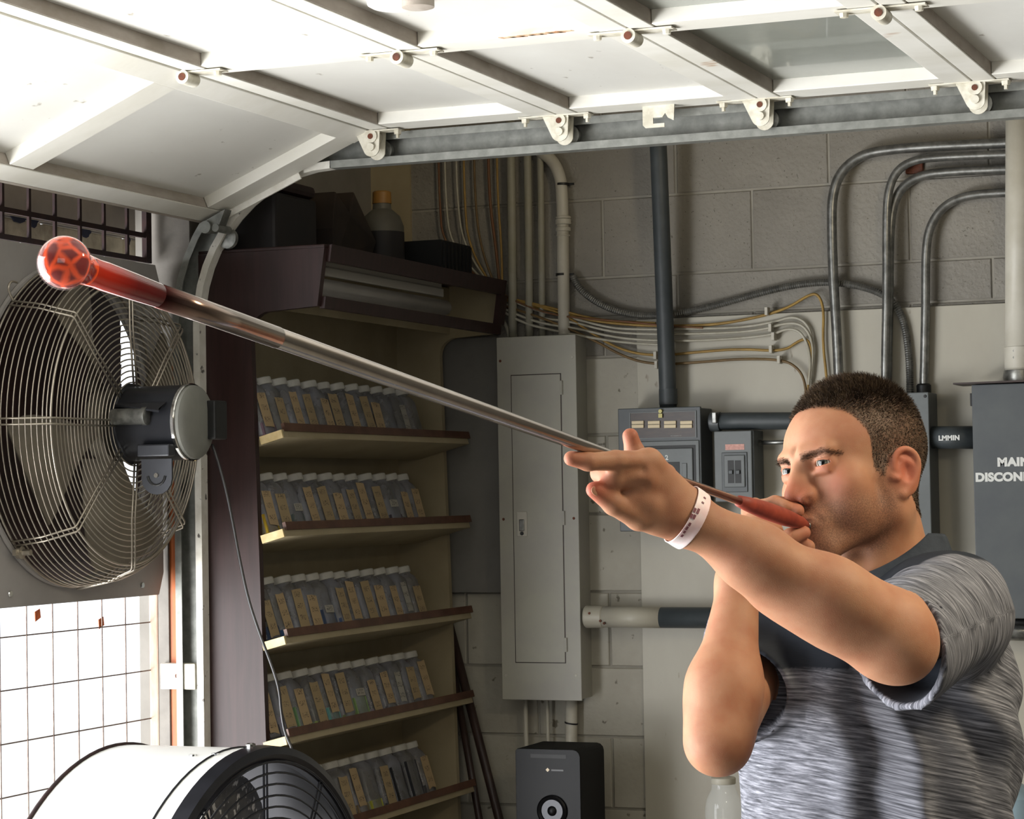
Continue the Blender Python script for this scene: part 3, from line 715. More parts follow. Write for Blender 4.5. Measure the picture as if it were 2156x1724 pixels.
# leaning poles at the right end of the shelving
for (a,b),(c,d_),lab in (((945,1312),(1055,1740),'dark brown pole leaning beside the shelving, the thicker right one'),((952,1400),(1012,1740),'thin dark pole leaning beside the shelving, the left one')):
    p0=at(a,b,y=5.735); p1=at(c,d_,y=5.70)
    dv=(p1-p0)/abs((p1-p0)[2]); p2=p1+dv*(p1[2]-.612)
    o=add('pole',tube([p0,p1,p2],.0125 if 'thicker' in lab else .010,8),MT['rod'],smooth=True); tag(o,lab,'pole')
# ================================================================== ELECTRICAL THINGS ON THE BACK WALL
def onwall(x0,y0,x1,y1,yp):
    a=at(x0,(y0+y1)/2,y=yp);b=at(x1,(y0+y1)/2,y=yp);c=at((x0+x1)/2,y0,y=yp);d_=at((x0+x1)/2,y1,y=yp)
    return a[0],b[0],d_[2],c[2]
o=struct('trim_4',box(-2.70,-2.585,YW-.012,YW+.004,1.95,3.0),MT['cream'])
# plywood backer
bd=add('backer_board',box(-1.955,.9,YW-.014,YW-.0065,.25,2.066),MT['board'],bevel=.001); tag(bd,'painted plywood backer board behind the electrical boxes','board')
# grey sheet
x0,x1,z0,z1=onwall(921,712,1050,1247,5.745)
P=[(x0,5.745,z0),(x1,5.745,z0),(x1,5.745,z1)]
for i in range(7):
    a=math.radians(90+15*i); P.append((x0+.04+.04*math.cos(a),5.745,z1-.04+.04*math.sin(a)))
o=add('grey_wall_sheet',prism(P,(0,.018,0)),MT['eboard']); tag(o,'grey painted sheet with a rounded corner beside the shelving','panel')
# tall panelboard
YP=5.68
ep=thing('panelboard','tall narrow light grey electrical panelboard with a closed door','electrical panel',(-2.2,5.72,1.1))
ex0,ex1,ez0,ez1=-2.311,-2.093,1.098,2.030
add('cabinet',box(ex0+.004,ex1-.004,YP+.004,YW-.003,ez0+.004,ez1-.004),MT['epanel'],ep)
add('cover',box(ex0,ex1,YP-.003,YP+.004,ez0,ez1),MT['epanel'],ep,bevel=.0015)
dx0,dx1,dz0,dz1=onwall(1082,789,1185,1394,YP-.003)
add('door_gap',box(dx0-.0022,dx1+.0022,YP-.0036,YP-.003,dz0-.0022,dz1+.0022),MT['rod'],ep)
dr=add('door',box(dx0,dx1,YP-.0055,YP-.003,dz0,dz1),MT['epanel'],ep,bevel=.0008)
for zz in (dz1-.035,(dz0+dz1)/2,dz0+.045):
    add('door_hinge',merge(box(dx1-.001,dx1+.006,YP-.008,YP-.0035,zz-.018,zz+.018),box(dx1+.006,dx1+.0072,YP-.0062,YP-.0035,zz-.018,zz+.018)),MT['epanel'],dr,bevel=.0008)
lx=dx0+.024; lz=at(1103,1103,y=YP)[2]
la=add('latch',merge(box(lx-.014,lx+.014,YP-.0085,YP-.0055,lz-.032,lz+.032)),MT['whitemet'],dr,bevel=.004)
add('latch_slide',box(lx-.007,lx+.007,YP-.012,YP-.0085,lz-.018,lz+.012),MT['emt'],dr,bevel=.002)
add('latch_lock',lathe([(0,.005),(.002,.005)],(lx,YP-.0085,lz-.024),-Y_,10),MT['black'],dr)
for q in ((1053,760),(1205,752),(1060,1093),(1208,1091),(1066,1422),(1213,1422)):
    c=at(*q,y=YP-.003); add('screw',lathe([(0,.0038),(.0015,.003)],c,-Y_,8),MT['rust'] if q[0] in (1053,1060,1208) else MT['whitemet'],ep)
# pipes
def pipe(name,pts,r,m,label,cat='pipe',yp=None,n=12,sm=2,group=None,ext=()):
    P=[at(*(q[:2]),y=(q[2] if len(q)>2 else yp)) for q in pts]
    P=chaikin(P,sm) if sm else np.array(P)
    o=add(name,tube(P,r,n),m,smooth=True); tag(o,label,cat,group); return o
zt=.0
for i,(xa,xb,r_) in enumerate(((1077,1080,.0115),(1112,1115,.0105),(1139,1142,.009))):
    pipe('conduit_pipe',[(xa-3,250),(xa,420),(xb,712)],r_,MT['pvc'],'painted vertical pipe dropping into the tall grey panel, %s of three'%('leftmost','middle','rightmost')[i],'pipe',yp=5.735+.005*i,sm=1,group='painted pipes above the tall panel')
pp=pipe('elbow_pipe',[(1110,280),(1135,318),(1162,335),(1180,370),(1184,420),(1186,560),(1188,705)],.0158,MT['pvcw'],'fat painted pipe with elbow and coupling running down above the tall panel','pipe',yp=5.74,sm=3,n=18)
for z_,h_,r_ in ((458,.006,.0195),(467,.014,.0205),(483,.010,.0195),(496,.004,.018)):
    c=at(1186,z_,y=5.74); add('coupling_ring',lathe([(-h_/2,r_-.001),(-h_/2+.001,r_),(h_/2-.001,r_),(h_/2,r_-.001)],c,Z_,24),MT['pvcw'],pp,auto=True)
for z_ in (388,578):
    c=at(1184,z_,y=5.74); add('pipe_strap',merge(lathe([(-.003,.0168),(-.003,.0172),(.003,.0172),(.003,.0168)],c,Z_,24),box(c[0]+.012,c[0]+.03,c[1]+.004,c[1]+.007,c[2]-.003,c[2]+.003)),MT['strap'],pp,auto=True)
c=at(1112,288,y=5.74)
# pipes beneath the panel
for i,(x,r_) in enumerate(((1106,.006),(1152,.0045))):
    pipe('thin_pipe',[(x,1470),(x+2,1570),(x+4,1720)],r_,MT['pvcw'],'thin pale pipe below the tall grey panel, the '+('left' if i==0 else 'middle')+' of three','pipe',yp=5.735,sm=0)
p=pipe('drain_pipe',[(1203,1466),(1203,1560),(1205,1730)],.0155,MT['pvcw'],'wide pale pipe with a clamp below the right side of the tall panel','pipe',yp=5.735,sm=0,n=18)
c=at(1203,1522,y=5.735); add('pipe_clamp',lathe([(-.002,.0155),(-.002,.0175),(.002,.0175),(.002,.0155)],c,(0.15,0,1),20),MT['strap'],p,auto=True)
# dark riser to panel 2
rp=pipe('dark_riser',[(1383,255,5.66),(1387,330,5.66),(1405,800,5.70),(1407,862,5.71)],.0215,MT['darkpipe'],'thick dark grey vertical conduit running down into the square electrical box','conduit',sm=0,n=20)
c=at(1407,835,y=5.705); add('coupling',lathe([(-.02,.0235),(.02,.0235)],c,Z_,20),MT['darkpipe'],rp,auto=True)
# panel 2 box
YB=5.645
x0,x1,z0,z1=onwall(1304,858,1478,1118,YB)
p2=thing('panel_two_box','square dark grey electrical box lettered PANEL 2 behind the raised hand','electrical panel',((x0+x1)/2,5.7,z0))
add('cabinet',box(x0+.004,x1-.003,YB+.006,YW-.02,z0+.003,z1-.003),MT['box'],p2,bevel=.002)
add('cover',box(x0,x1,YB-.004,YB+.006,z0,z1),MT['box'],p2,bevel=.002)
a0,a1,b0,b1=onwall(1328,868,1464,921,YB-.005)
add('switch_bezel',merge(box(a0-.003,a1+.003,YB-.007,YB-.004,b1,b1+.002),box(a0-.003,a1+.003,YB-.007,YB-.004,b0-.002,b0),box(a0-.003,a0,YB-.007,YB-.004,b0,b1),box(a1,a1+.003,YB-.007,YB-.004,b0,b1)),MT['boxl'],p2)
add('directory_strip',box(a0,a1,YB-.0055,YB-.004,b0,b1),MT['labelstrip'],p2)
for k in range(4):
    for dz in (0,1):
        cx_=1343+k*34
        s0,s1,t0,t1=onwall(cx_-12,886+dz*8,cx_+13,893+dz*8,YB-.006)
        add('switch_tab',box(s0,s1,YB-.0105,YB-.0055,t0,t1),MT['creamswitch'],p2,bevel=.0008)
c=at(1393,866,y=YB); add('cover_screw',merge(lathe([(0,.006),(.008,.005)],(c[0],YB-.004,c[2]),-Y_,10),box(c[0]-.005,c[0]+.005,YB-.012,YB-.004,c[2]-.016,c[2]-.006)),mat('brass_screw','#8b8354',.4,.5),p2)
a0,a1,b0,b1=onwall(1330,928,1474,1105,YB-.005)
dd=add('door_frame',box(a0,a1,YB-.008,YB-.004,b0,b1),MT['boxl'],p2,bevel=.003)
a0,a1,b0,b1=onwall(1342,938,1466,1098,YB-.008)
add('door_recess',box(a0,a1,YB-.0088,YB-.008,b0,b1),MT['black'],dd,bevel=.0004)
a0,a1,b0,b1=onwall(1345,944,1460,1095,YB-.010)
add('door_face',box(a0,a1,YB-.013,YB-.0088,b0,b1),MT['boxl'],dd,bevel=.002)
a0,a1,b0,b1=onwall(1340,973,1432,1094,YB-.0135)
add('breaker_opening',box(a0,a1,YB-.0136,YB-.013,b0,b1),MT['black'],dd)
a0,a1,b0,b1=onwall(1437,975,1447,1092,YB-.0145)
add('trim_rib',box(a0,a1,YB-.016,YB-.013,b0,b1),MT['boxl'],dd,bevel=.001)
c=at(1375,969,y=YB-.0132)
text('lettering','PANEL 2',MT['silverink'],p2,(at(1356,969,y=YB-.0134)),X_,Z_,.0165,bold=.0006)
text('maker_mark','— ——— —',MT['silverink'],p2,at(1412,918.5,y=YB-.0058),X_,Z_,.005)
# horizontal dark pipe and coupling
hp=pipe('dark_cross_conduit',[(1495,887),(1560,886),(1660,886),(1800,884)],.0215,MT['darkpipe'],'thick dark horizontal conduit running behind the head','conduit',yp=5.69,sm=0,n=20)
c=at(1507,888,y=5.69); add('coupling',lathe([(-.012,.0245),(.012,.0245)],c,X_,20),MT['box'],hp,auto=True)
c=at(1504,880,y=5.66); add('coupling_screw',box(c[0]-.006,c[0]+.006,c[1]-.004,c[1]+.012,c[2]-.013,c[2]+.015),MT['emt'],hp,bevel=.002)
# small breaker box
YS=5.66
x0,x1,z0,z1=onwall(1505,907,1584,1056,YS)
sb=thing('breaker_box','small grey breaker box with a pink label right of the square box','electrical box',((x0+x1)/2,5.7,z0))
add('cabinet',box(x0-.0,x1+.004,YS+.004,YW-.02,z0,z1),MT['box'],sb,bevel=.002)
add('cover',box(x0,x1,YS-.003,YS+.004,z0,z1),MT['boxl'],sb,bevel=.002)
a0,a1,b0,b1=onwall(1527,935,1567,947,YS-.004)
add('pink_label',box(a0,a1,YS-.0042,YS-.003,b0,b1),MT['pinklabel'],sb)
a0,a1,b0,b1=onwall(1520,952,1574,1036,YS-.004)
e=add('window_frame',box(a0,a1,YS-.006,YS-.003,b0,b1),MT['box'],sb,bevel=.003)
a0,a1,b0,b1=onwall(1525,958,1569,1026,YS-.006)
add('window_bezel',box(a0,a1,YS-.010,YS-.006,b0,b1),MT['boxl'],e,bevel=.002)
for k in (0,1):
    a0,a1,b0,b1=onwall(1532.5+15*k,969,1545.5+15*k,1017,YS-.010)
    add('breaker_opening',box(a0,a1,YS-.0106,YS-.010,b0,b1),MT['black'],e)
    a0,a1,b0,b1=onwall(1535+15*k,990,1543+15*k,998,YS-.011)
    add('breaker_toggle',box(a0,a1,YS-.016,YS-.0106,b0,b1),MT['box'],e,bevel=.001)
a=pipe('thin_nipple',[(1590,932),(1640,931),(1700,930)],.0055,MT['emt'],'thin steel nipple right of the small breaker box','pipe',yp=5.71,sm=0)
c=at(1601,932,y=5.71); add('nut',lathe([(-.004,.008),(.004,.008)],c,X_,6),MT['emt'],a)
# lower horizontal conduit
hc=thing('lower_conduit','thick horizontal conduit painted cream at its left end, dark grey beyond','conduit',tuple(at(1400,1300,y=5.69)))
A_=at(1233,1298,y=5.69);B_=at(1272,1298.5,y=5.69);C_=at(1392,1300,y=5.69);D_=at(1800,1302,y=5.69);E_=at(1622,1301,y=5.69)
add('coupling',lathe([(0,.026),(.003,.0285),(B_[0]-A_[0]-.003,.0285),(B_[0]-A_[0],.026)],A_,X_,24),MT['board'],hc,auto=True)
add('painted_length',tube([B_,C_],.0265,24),MT['board'],hc,smooth=True)
add('dark_length',tube([C_,D_],.0262,24),MT['darkpipe'],hc,smooth=True)
add('coupling',lathe([(0,.0285),(.03,.0285)],E_,X_,24),MT['boxl'],hc,auto=True)
for q in ((1241,1291),(1264,1307),(1272,1312)):
    c=at(*q,y=5.664); add('screw',lathe([(0,.0035),(.003,.003)],c,-Y_,8),MT['rust'],hc)
pipe('rear_lower_conduit',[(2095,1327),(2130,1329),(2200,1331)],.022,MT['emt'],'grey horizontal conduit at the right edge below the main disconnect box','conduit',yp=5.69,sm=0,n=18)
pipe('rear_dark_conduit',[(2080,1308),(2130,1309),(2200,1311)],.008,MT['black'],'thin black pipe under the main disconnect box at the right edge','pipe',yp=5.67,sm=0)
# EMT conduits
em='steel conduits bending along the wall'
pipe('steel_conduit',[(2330,290),(2118,301),(1960,308),(1870,315),(1815,325),(1770,360),(1752,410),(1751,480),(1755,600),(1763,720),(1768,860)],.0125,MT['emt'],'steel conduit with the largest bend, leftmost of the four','conduit',yp=5.722,sm=3,n=16,group=em)
pipe('steel_conduit',[(2330,318),(2118,325),(1985,330),(1925,336),(1888,358),(1870,400),(1866,460),(1867,620),(1864,740),(1863,860)],.0105,MT['emt'],'steel conduit just right of the leftmost one, second horizontal run from the top','conduit',yp=5.712,sm=3,n=16,group=em)
pipe('steel_conduit',[(2330,346),(2118,356),(2000,361),(1940,368),(1900,392),(1880,430),(1873,490),(1872,620),(1869,760),(1868,860)],.0115,MT['emt'],'steel conduit tucked behind the second one, third horizontal run from the top','conduit',yp=5.735,sm=3,n=16,group=em)
pipe('steel_conduit',[(2330,396),(2118,405),(2040,410),(1990,430),(1960,470),(1949,520),(1949,640),(1947,740),(1945,822)],.011,MT['emt'],'rightmost steel conduit, lowest horizontal run','conduit',yp=5.735,sm=3,n=16,group=em)
c=at(1925,352,y=5.76); o=add('clamp_block',box(c[0]-.022,c[0]+.022,c[1]-.004,c[1]+.012,c[2]-.016,c[2]+.018),MT['rust'],bevel=.004); tag(o,'brown junction piece between the bends of the steel conduits','clamp')
wp=pipe('white_riser',[(2148,180),(2147,480),(2147,795)],.034,MT['pvcw'],'wide off white vertical pipe at the right edge above the main disconnect','pipe',yp=5.66,sm=0,n=24)
c=at(2147,752,y=5.66); add('fitting',lathe([(-.026,.036),(.024,.036)],c,Z_,24),MT['pvcw'],wp,auto=True)
c2=at(2147,790,y=5.66); add('locknut',lathe([(-.018,.037),(-.005,.040),(.012,.037)],c2,Z_,20),MT['roller'],wp,auto=True)
for zz in (738,752):
    c=at(2134,zz,y=5.62); add('screw',lathe([(0,.004),(.003,.003)],(c[0],5.628,c[2]),-Y_,8),MT['roller'],wp)
# flexible conduit
fp=[(1206,580),(1215,602),(1245,630),(1290,653),(1340,664),(1390,664),(1440,658),(1500,645),(1580,622),(1650,604),(1710,595),(1760,594),(1810,602),(1850,615),(1880,634),(1898,662),(1908,700),(1914,750),(1916,800),(1916,850)]
P=chaikin([at(x,y,y=5.744) for x,y in fp],3)
seg=np.r_[0,np.cumsum(np.linalg.norm(np.diff(P,axis=0),axis=1))]; nn=int(seg[-1]/.0028); ss=np.linspace(0,seg[-1],nn)
P=np.stack([np.interp(ss,seg,P[:,i]) for i in range(3)],1)
o=add('flexible_conduit',tube(P,.0082+.0013*(np.arange(nn)%2),10),MT['emt'],smooth=False); tag(o,'ribbed flexible steel conduit sagging across the block wall','conduit')
# cables
CB=[('yellow',.0036,[(1040,612),(1100,640),(1180,658),(1250,676),(1330,684),(1385,686),(1500,685),(1600,667),(1660,648),(1700,622),(1722,617),(1735,650),(1732,720),(1740,790),(1742,830)],'yellow cable looping up highest before dropping at the right'),
 ('yellow',.0034,[(1040,628),(1120,640),(1190,662),(1250,705),(1310,738),(1380,750),(1480,740),(1560,734),(1650,740),(1680,718),(1700,712),(1710,740),(1702,800),(1700,840)],'yellow cable crossing down over the pale cables, lower run'),
 ('brownc',.0034,[(1050,640),(1150,672),(1240,710),(1320,755),(1385,768),(1480,762),(1560,755),(1650,757),(1680,775),(1694,800),(1698,840)],'brown cable, lowest run of the bundle'),
 ('orangec',.0026,[(1050,618),(1150,662),(1250,672),(1330,678),(1400,686),(1480,690)],'orange brown cable at the top of the bundle left of the dark riser'),
 ('white',.0034,[(1045,618),(1120,652),(1200,668),(1280,690),(1350,694),(1450,692),(1560,690),(1630,678),(1670,665),(1700,680),(1712,720),(1705,790)],'pale cable, uppermost white run of the bundle'),
 ('white',.0034,[(1045,630),(1120,668),(1200,676),(1290,700),(1380,704),(1500,702),(1600,696),(1660,678),(1695,685),(1714,728),(1706,800)],'pale cable, second white run of the bundle'),
 ('white',.0034,[(1050,645),(1130,680),(1210,690),(1300,712),(1400,718),(1500,716),(1620,707),(1660,690),(1690,700),(1708,750),(1702,810)],'pale cable, third white run of the bundle'),
 ('white',.0034,[(1050,650),(1100,680),(1160,695),(1250,712),(1320,722),(1400,726)],'pale cable, lowest white run left of the dark riser'),
 ('white',.0055,[(1040,650),(1055,668),(1068,690),(1075,715)],'short thick pale cable bending into the top of the tall panel'),
 ('yellow',.003,[(1045,622),(1110,636),(1170,650),(1235,668),(1290,676),(1380,680)],'yellow cable hugging the top of the pale cables left of the dark riser')]
for i,(m,r_,pts,lab) in enumerate(CB):
    P=chaikin([at(x,y,y=5.742-.0035*(i%4)) for x,y in pts],3)
    o=add('cable',tube(P,r_,7),MT[m],smooth=True); tag(o,lab,'cable','cables running across the wall to the panel')
for i,(x,m,r_) in enumerate(((925,'orangec',.003),(938,'white',.003),(962,'white',.0028),(978,'yellow',.003),(1000,'brownc',.003),(1030,'orangec',.004),(1048,'yellow',.003))):
    P=chaikin([at(x-3,270,y=5.745),at(x,420,y=5.745),at(x+8+3*(i%3),520,y=5.74),at(1040+i*3,612+4*i,y=5.74)],3)
    o=add('cable',tube(P,r_,7),MT[m],smooth=True); tag(o,'%s cable hanging down the wall behind the basket, %s from the left'%({'orangec':'orange','white':'pale','yellow':'yellow','brownc':'brown'}[m],ords[i]),'cable','cables hanging in the corner above the shelving')
for q in ((1380,748),(1382,768),(1623,735),(1640,757),(1614,655),(1622,690),(1628,708)):
    c=at(*q,y=5.73); o=add('cable_clip',box(c[0]-.004,c[0]+.004,c[1]-.006,YW-.02,c[2]-.010,c[2]+.010),MT['pvcw'],bevel=.001); tag(o,'small white cable clip at %s'%{1380:'the upper yellow run beside the dark riser',1382:'the brown run beside the dark riser',1623:'the right end of the lower yellow run',1640:'the right end of the brown run',1614:'the rising yellow cable',1622:'the upper pale cables near the bend',1628:'the lower pale cables near the bend'}[q[0]],'clip','cable clips')
# main disconnect box
YM=5.60
x0,_,z0,z1=onwall(2051,808,2156,1302,YM)
md=thing('main_disconnect_box','large dark grey box lettered MAIN DISCONNECT at the right edge','electrical box',(x0+.2,5.7,z0))
add('cabinet',box(x0+.003,x0+.42,YM+.006,YW-.02,z0,z1),MT['box'],md,bevel=.003)
add('cover',box(x0,x0+.425,YM,YM+.006,z0,z1),MT['box'],md,bevel=.002)
a=at(2010,806,y=YM-.0); add('rain_lip',prism([(a[0],YM-.02,z1+.001),(x0+.43,YM-.02,z1+.004),(x0+.43,YM-.02,z1+.0085),(a[0],YM-.02,z1+.005)],(0,.12,0)),MT['rod'],md)
add('cover_catch',box(x0-.005,x0,YM+.004,YM+.02,z1-.05,z1-.02),MT['black'],md,bevel=.001)
hs=.0268
text('lettering','MAIN',MT['silverink'],md,at(2100,981,y=YM-.0005),X_,Z_,hs,bold=.0016,xs=1.12)
text('lettering','DISCONNECT',MT['silverink'],md,at(2054,1013,y=YM-.0005),X_,Z_,hs,bold=.0016,xs=1.06)
# nipple between boxes
nb=pipe('box_nipple',[(1963,921),(2052,921)],.0275,MT['darkpipe'],'short fat nipple with worn white lettering between the two grey boxes','conduit',yp=5.68,sm=0,n=22)
c=at(2000,921,y=5.68)
text('worn_lettering','LMMIN',MT['silverink'],nb,at(1976,927,y=5.6525),X_,Z_,.016,bold=.0008)
# tall narrow box behind the head
YN=5.64
_,x1,z0,z1=onwall(1900,826,1958,1104,YN)
nbx=thing('narrow_box','tall narrow grey electrical box standing behind the head','electrical box',(x1-.1,5.7,z0))
add('cabinet',box(x1-.20,x1-.002,YN+.005,YW-.02,z0-.1,z1),MT['box'],nbx,bevel=.002)
add('cover',box(x1-.20,x1,YN-.001,YN+.005,z0-.1,z1),MT['boxl'],nbx,bevel=.002)
c=at(1948,834,y=YN); add('screw',lathe([(0,.004),(.002,.003)],(c[0],YN-.001,c[2]),-Y_,8),MT['black'],nbx)
c=at(1945,818,y=5.735); add('conduit_hub',lathe([(-.012,.018),(.008,.018),(.012,.014)],c,Z_,16),MT['black'],nbx,auto=True)
# ================================================================== SPEAKER AND JAR ON A BENCH
bn=thing('workbench','wooden workbench under the speaker','bench',(-1.8,5.45,0))
add('worktop',box(-2.24,-1.15,5.36,5.74,.56,.60),MT['wood'],bn,bevel=.004)
for x in (-2.20,-1.19):
    for y in (5.40,5.68): add('leg',box(x-.03,x+.03,y-.03,y+.03,0,.56),MT['wood'],bn,bevel=.003)
YK=5.40
x0,x1,_,z1=onwall(1086,1577,1222,1724,YK)
sp=thing('speaker','black bookshelf loudspeaker with a round driver below the tall panel','speaker',((x0+x1)/2,YK+.09,.60))
P=[(x0,YK,.601),(x1,YK,.601),(x1,YK,z1-.018)]+[(x1-.018+.018*math.cos(math.radians(a)),YK,z1-.018+.018*math.sin(math.radians(a))) for a in (30,60,90)]+[(x0+.006,YK,z1),(x0,YK,z1-.006)]
add('cabinet',prism([(p[0],YK+.004,p[2]) for p in P],(0,.17,0)),MT['speakerg'],sp,bevel=.002)
add('front_baffle',prism(P,(0,.004,0)),MT['speaker'],sp,bevel=.001)
c=at(1163,1707,y=YK); rr=.0385
add('driver_surround',lathe([(0,rr),(.005,rr),(.008,rr-.004),(.005,rr-.010),(.001,rr-.012)],(c[0],YK,c[2]),-Y_,36),MT['speaker'],sp,auto=True)
add('driver_cone',lathe([(.0015,rr-.011),(.0005,.012)],(c[0],YK-.001,c[2]),-Y_,36,cap=True),MT['blackmetal'],sp,auto=True)
add('dust_cap',sphere((c[0],YK-.001,c[2]),.0125,20,12,(1,.6,1)),MT['speaker'],sp,smooth=True)
a0,a1,b0,b1=onwall(1117,1588,1192,1596,YK)
add('port_slot',box(a0,a1,YK-.0006,YK,b0,b1),MT['black'],sp)
c=at(1153,1620.5,y=YK-.0005)
add('logo_mark',prism([(c[0]-.005,c[1],c[2]),(c[0],c[1],c[2]-.005),(c[0]+.005,c[1],c[2]),(c[0],c[1],c[2]+.005)],(0,-.0006,0)),MT['logo'],sp)
text('logo_lettering','mmmmmm',MT['greyink'],sp,at(1161,1622.5,y=YK-.0005),X_,Z_,.0065,bold=.0004)
# glass jar
c=at(1524,1700,y=5.50)
gj=thing('glass_jar','clear glass jar with a white lid below the bent elbow','jar',(c[0],5.50,.60))
zt_=at(1524,1648,y=5.50)[2]
add('jar_glass',lathe([(0,.040),(.004,.046),(zt_-.66,.046),(zt_-.635,.040),(zt_-.615,.029),(zt_-.60,.028)],(c[0],5.50,.60),Z_,28,cap=False),MT['glass'],gj,auto=True)
add('lid',lathe([(zt_-.602,.029),(zt_-.60,.030),(zt_-.588,.030),(zt_-.586,.027)],(c[0],5.50,.60),Z_,28),MT['pvcw'],gj,auto=True)
add('jar_bottom',lathe([(0,.04),(.003,.04)],(c[0],5.50,.6),Z_,28),MT['glass'],gj,auto=True)
c=at(1567,1700,y=5.6); o=add('dark_rod',tube([(c[0],5.6,.60),(c[0],5.6,at(1567,1626,y=5.6)[2])],.0055,8),MT['black'],smooth=True); tag(o,'thin dark rod upright between the glass jar and the shirt','rod')
c=at(2120,1690,y=5.45)
bn2=thing('side_stand','low stand at the right edge','stand',(c[0],5.5,0))
add('stand_top',box(c[0]-.15,c[0]+.3,5.3,5.7,.55,.58),MT['wood'],bn2,bevel=.003)
for x in (c[0]-.12,c[0]+.27):
    for y in (5.33,5.67): add('leg',box(x-.02,x+.02,y-.02,y+.02,0,.55),MT['wood'],bn2)
pl=thing('plastic_jug','pale blue plastic jug behind the back of the shirt','jug',(c[0],5.45,.58))
zz=at(2120,1640,y=5.45)[2]
add('jug_body',lathe([(0,.06),(.005,.065),(zz-.62,.065),(zz-.60,.05),(zz-.58,.02)],(c[0],5.45,.58),Z_,24),MT['teal'],pl,auto=True)
add('jug_band',lathe([(zz-.675,.0655),(zz-.672,.067),(zz-.668,.0655)],(c[0],5.45,.58),Z_,24,cap=False),mat('teal_band','#3f7f7c',.5),pl,auto=True)
# ================================================================== THE PERSON
f32=np.float32
def smin(a,b,k):
    h=np.clip(.5+.5*(b-a)/k,0,1); return b+(a-b)*h-k*h*(1-h)
def smax(a,b,k): return -smin(-a,-b,k)
def sph(p,c,r): return np.linalg.norm(p-np.asarray(c,f32),axis=1)-r
def ell(p,c,r,R=None):
    q=p-np.asarray(c,f32)
    if R is not None: q=q@np.asarray(R,f32).T
    r=np.asarray(r,f32); k0=np.linalg.norm(q/r,axis=1); k1=np.linalg.norm(q/(r*r),axis=1)+1e-9
    return k0*(k0-1)/k1
def cone(p,a,b,ra,rb):
    a=np.asarray(a,f32);b=np.asarray(b,f32);d=b-a; t=np.clip(((p-a)@d)/(d@d),0,1)
    return np.linalg.norm(p-a-t[:,None]*d,axis=1)-(ra+(rb-ra)*t)
def chain(p,P,R,k=.004):
    o=None
    for i in range(len(P)-1):
        d=cone(p,P[i],P[i+1],R[i],R[i+1]); o=d if o is None else smin(o,d,k)
    return o
def sdf_mesh(fn,lo,hi,h,c=8):
    lo=np.asarray(lo,float); H=h*c; n=np.ceil((np.asarray(hi)-lo)/H).astype(int)
    g=np.stack(np.meshgrid(*[np.arange(k) for k in n],indexing='ij'),-1).reshape(-1,3)
    ctr=(lo+(g+.5)*H).astype(f32)
    d=np.concatenate([fn(ctr[i:i+200000]) for i in range(0,len(ctr),200000)])
    B=g[np.abs(d)<H*1.35]
    L=np.stack(np.meshgrid(*[np.arange(c+1)]*3,indexing='ij'),-1).reshape(-1,3)
    VV=[]
    step=max(1,400000//len(L))
    for i in range(0,len(B),step):
        pts=(lo+(B[i:i+step,None,:]*c+L[None])*h).reshape(-1,3).astype(f32)
        VV.append(fn(pts).reshape(-1,c+1,c+1,c+1))
    V=np.concatenate(VV); S=V<0
    cnt=sum(S[:,a:c+a,b:c+b,e:c+e].astype(np.int8) for a in (0,1) for b in (0,1) for e in (0,1))
    bi,ci,cj,ck=np.nonzero((cnt>0)&(cnt<8))
    cell=B[bi]*c+np.stack([ci,cj,ck],1)
    acc=np.zeros((len(bi),3));num=np.zeros(len(bi))
    corner=lambda a,b,e: V[bi,ci+a,cj+b,ck+e]
    for ax in range(3):
        for u in (0,1):
            for v in (0,1):
                o0=[0,0,0];o1=[0,0,0];oth=[k for k in range(3) if k!=ax]
                o0[oth[0]]=o1[oth[0]]=u;o0[oth[1]]=o1[oth[1]]=v;o1[ax]=1
                f0=corner(*o0);f1=corner(*o1);m=(f0<0)!=(f1<0); t=np.where(m,f0/(f0-f1+1e-12),0)
                q=np.tile(np.array(o0,float),(len(bi),1)); q[:,ax]+=t
                acc[m]+=q[m];num[m]+=1
    verts=lo+(cell+acc/num[:,None])*h
    K=(n*c+2).astype(np.int64)
    key=lambda q:(q[:,0].astype(np.int64)*K[1]+q[:,1])*K[2]+q[:,2]
    ky=key(cell); od=np.argsort(ky); ks=ky[od]
    Q=[]
    for ax in range(3):
        o=[k for k in range(3) if k!=ax]
        sl0=[slice(0,c)]*3; sl1=[slice(0,c)]*3; sl1[ax]=slice(1,c+1)
        a=S[(slice(None),)+tuple(sl0)];b=S[(slice(None),)+tuple(sl1)]
        bi2,i,j,k=np.nonzero(a!=b); G=B[bi2]*c+np.stack([i,j,k],1); sg=a[bi2,i,j,k]
        d1=np.zeros(3,int);d1[o[0]]=1;d2=np.zeros(3,int);d2[o[1]]=1
        quad=[];ok=np.ones(len(G),bool)
        for dd in (-d1-d2,-d2,0*d1,-d1):
            q=G+dd; kk=key(q); pos=np.searchsorted(ks,kk); pos=np.clip(pos,0,len(ks)-1); ok&=(ks[pos]==kk)&(q.min(1)>=0); quad.append(od[pos])
        quad=np.stack(quad,1); flip=sg if ax!=1 else ~sg
        quad=np.where(flip[:,None],quad,quad[:,::-1]); Q.append(quad[ok])
    return verts,np.concatenate(Q)
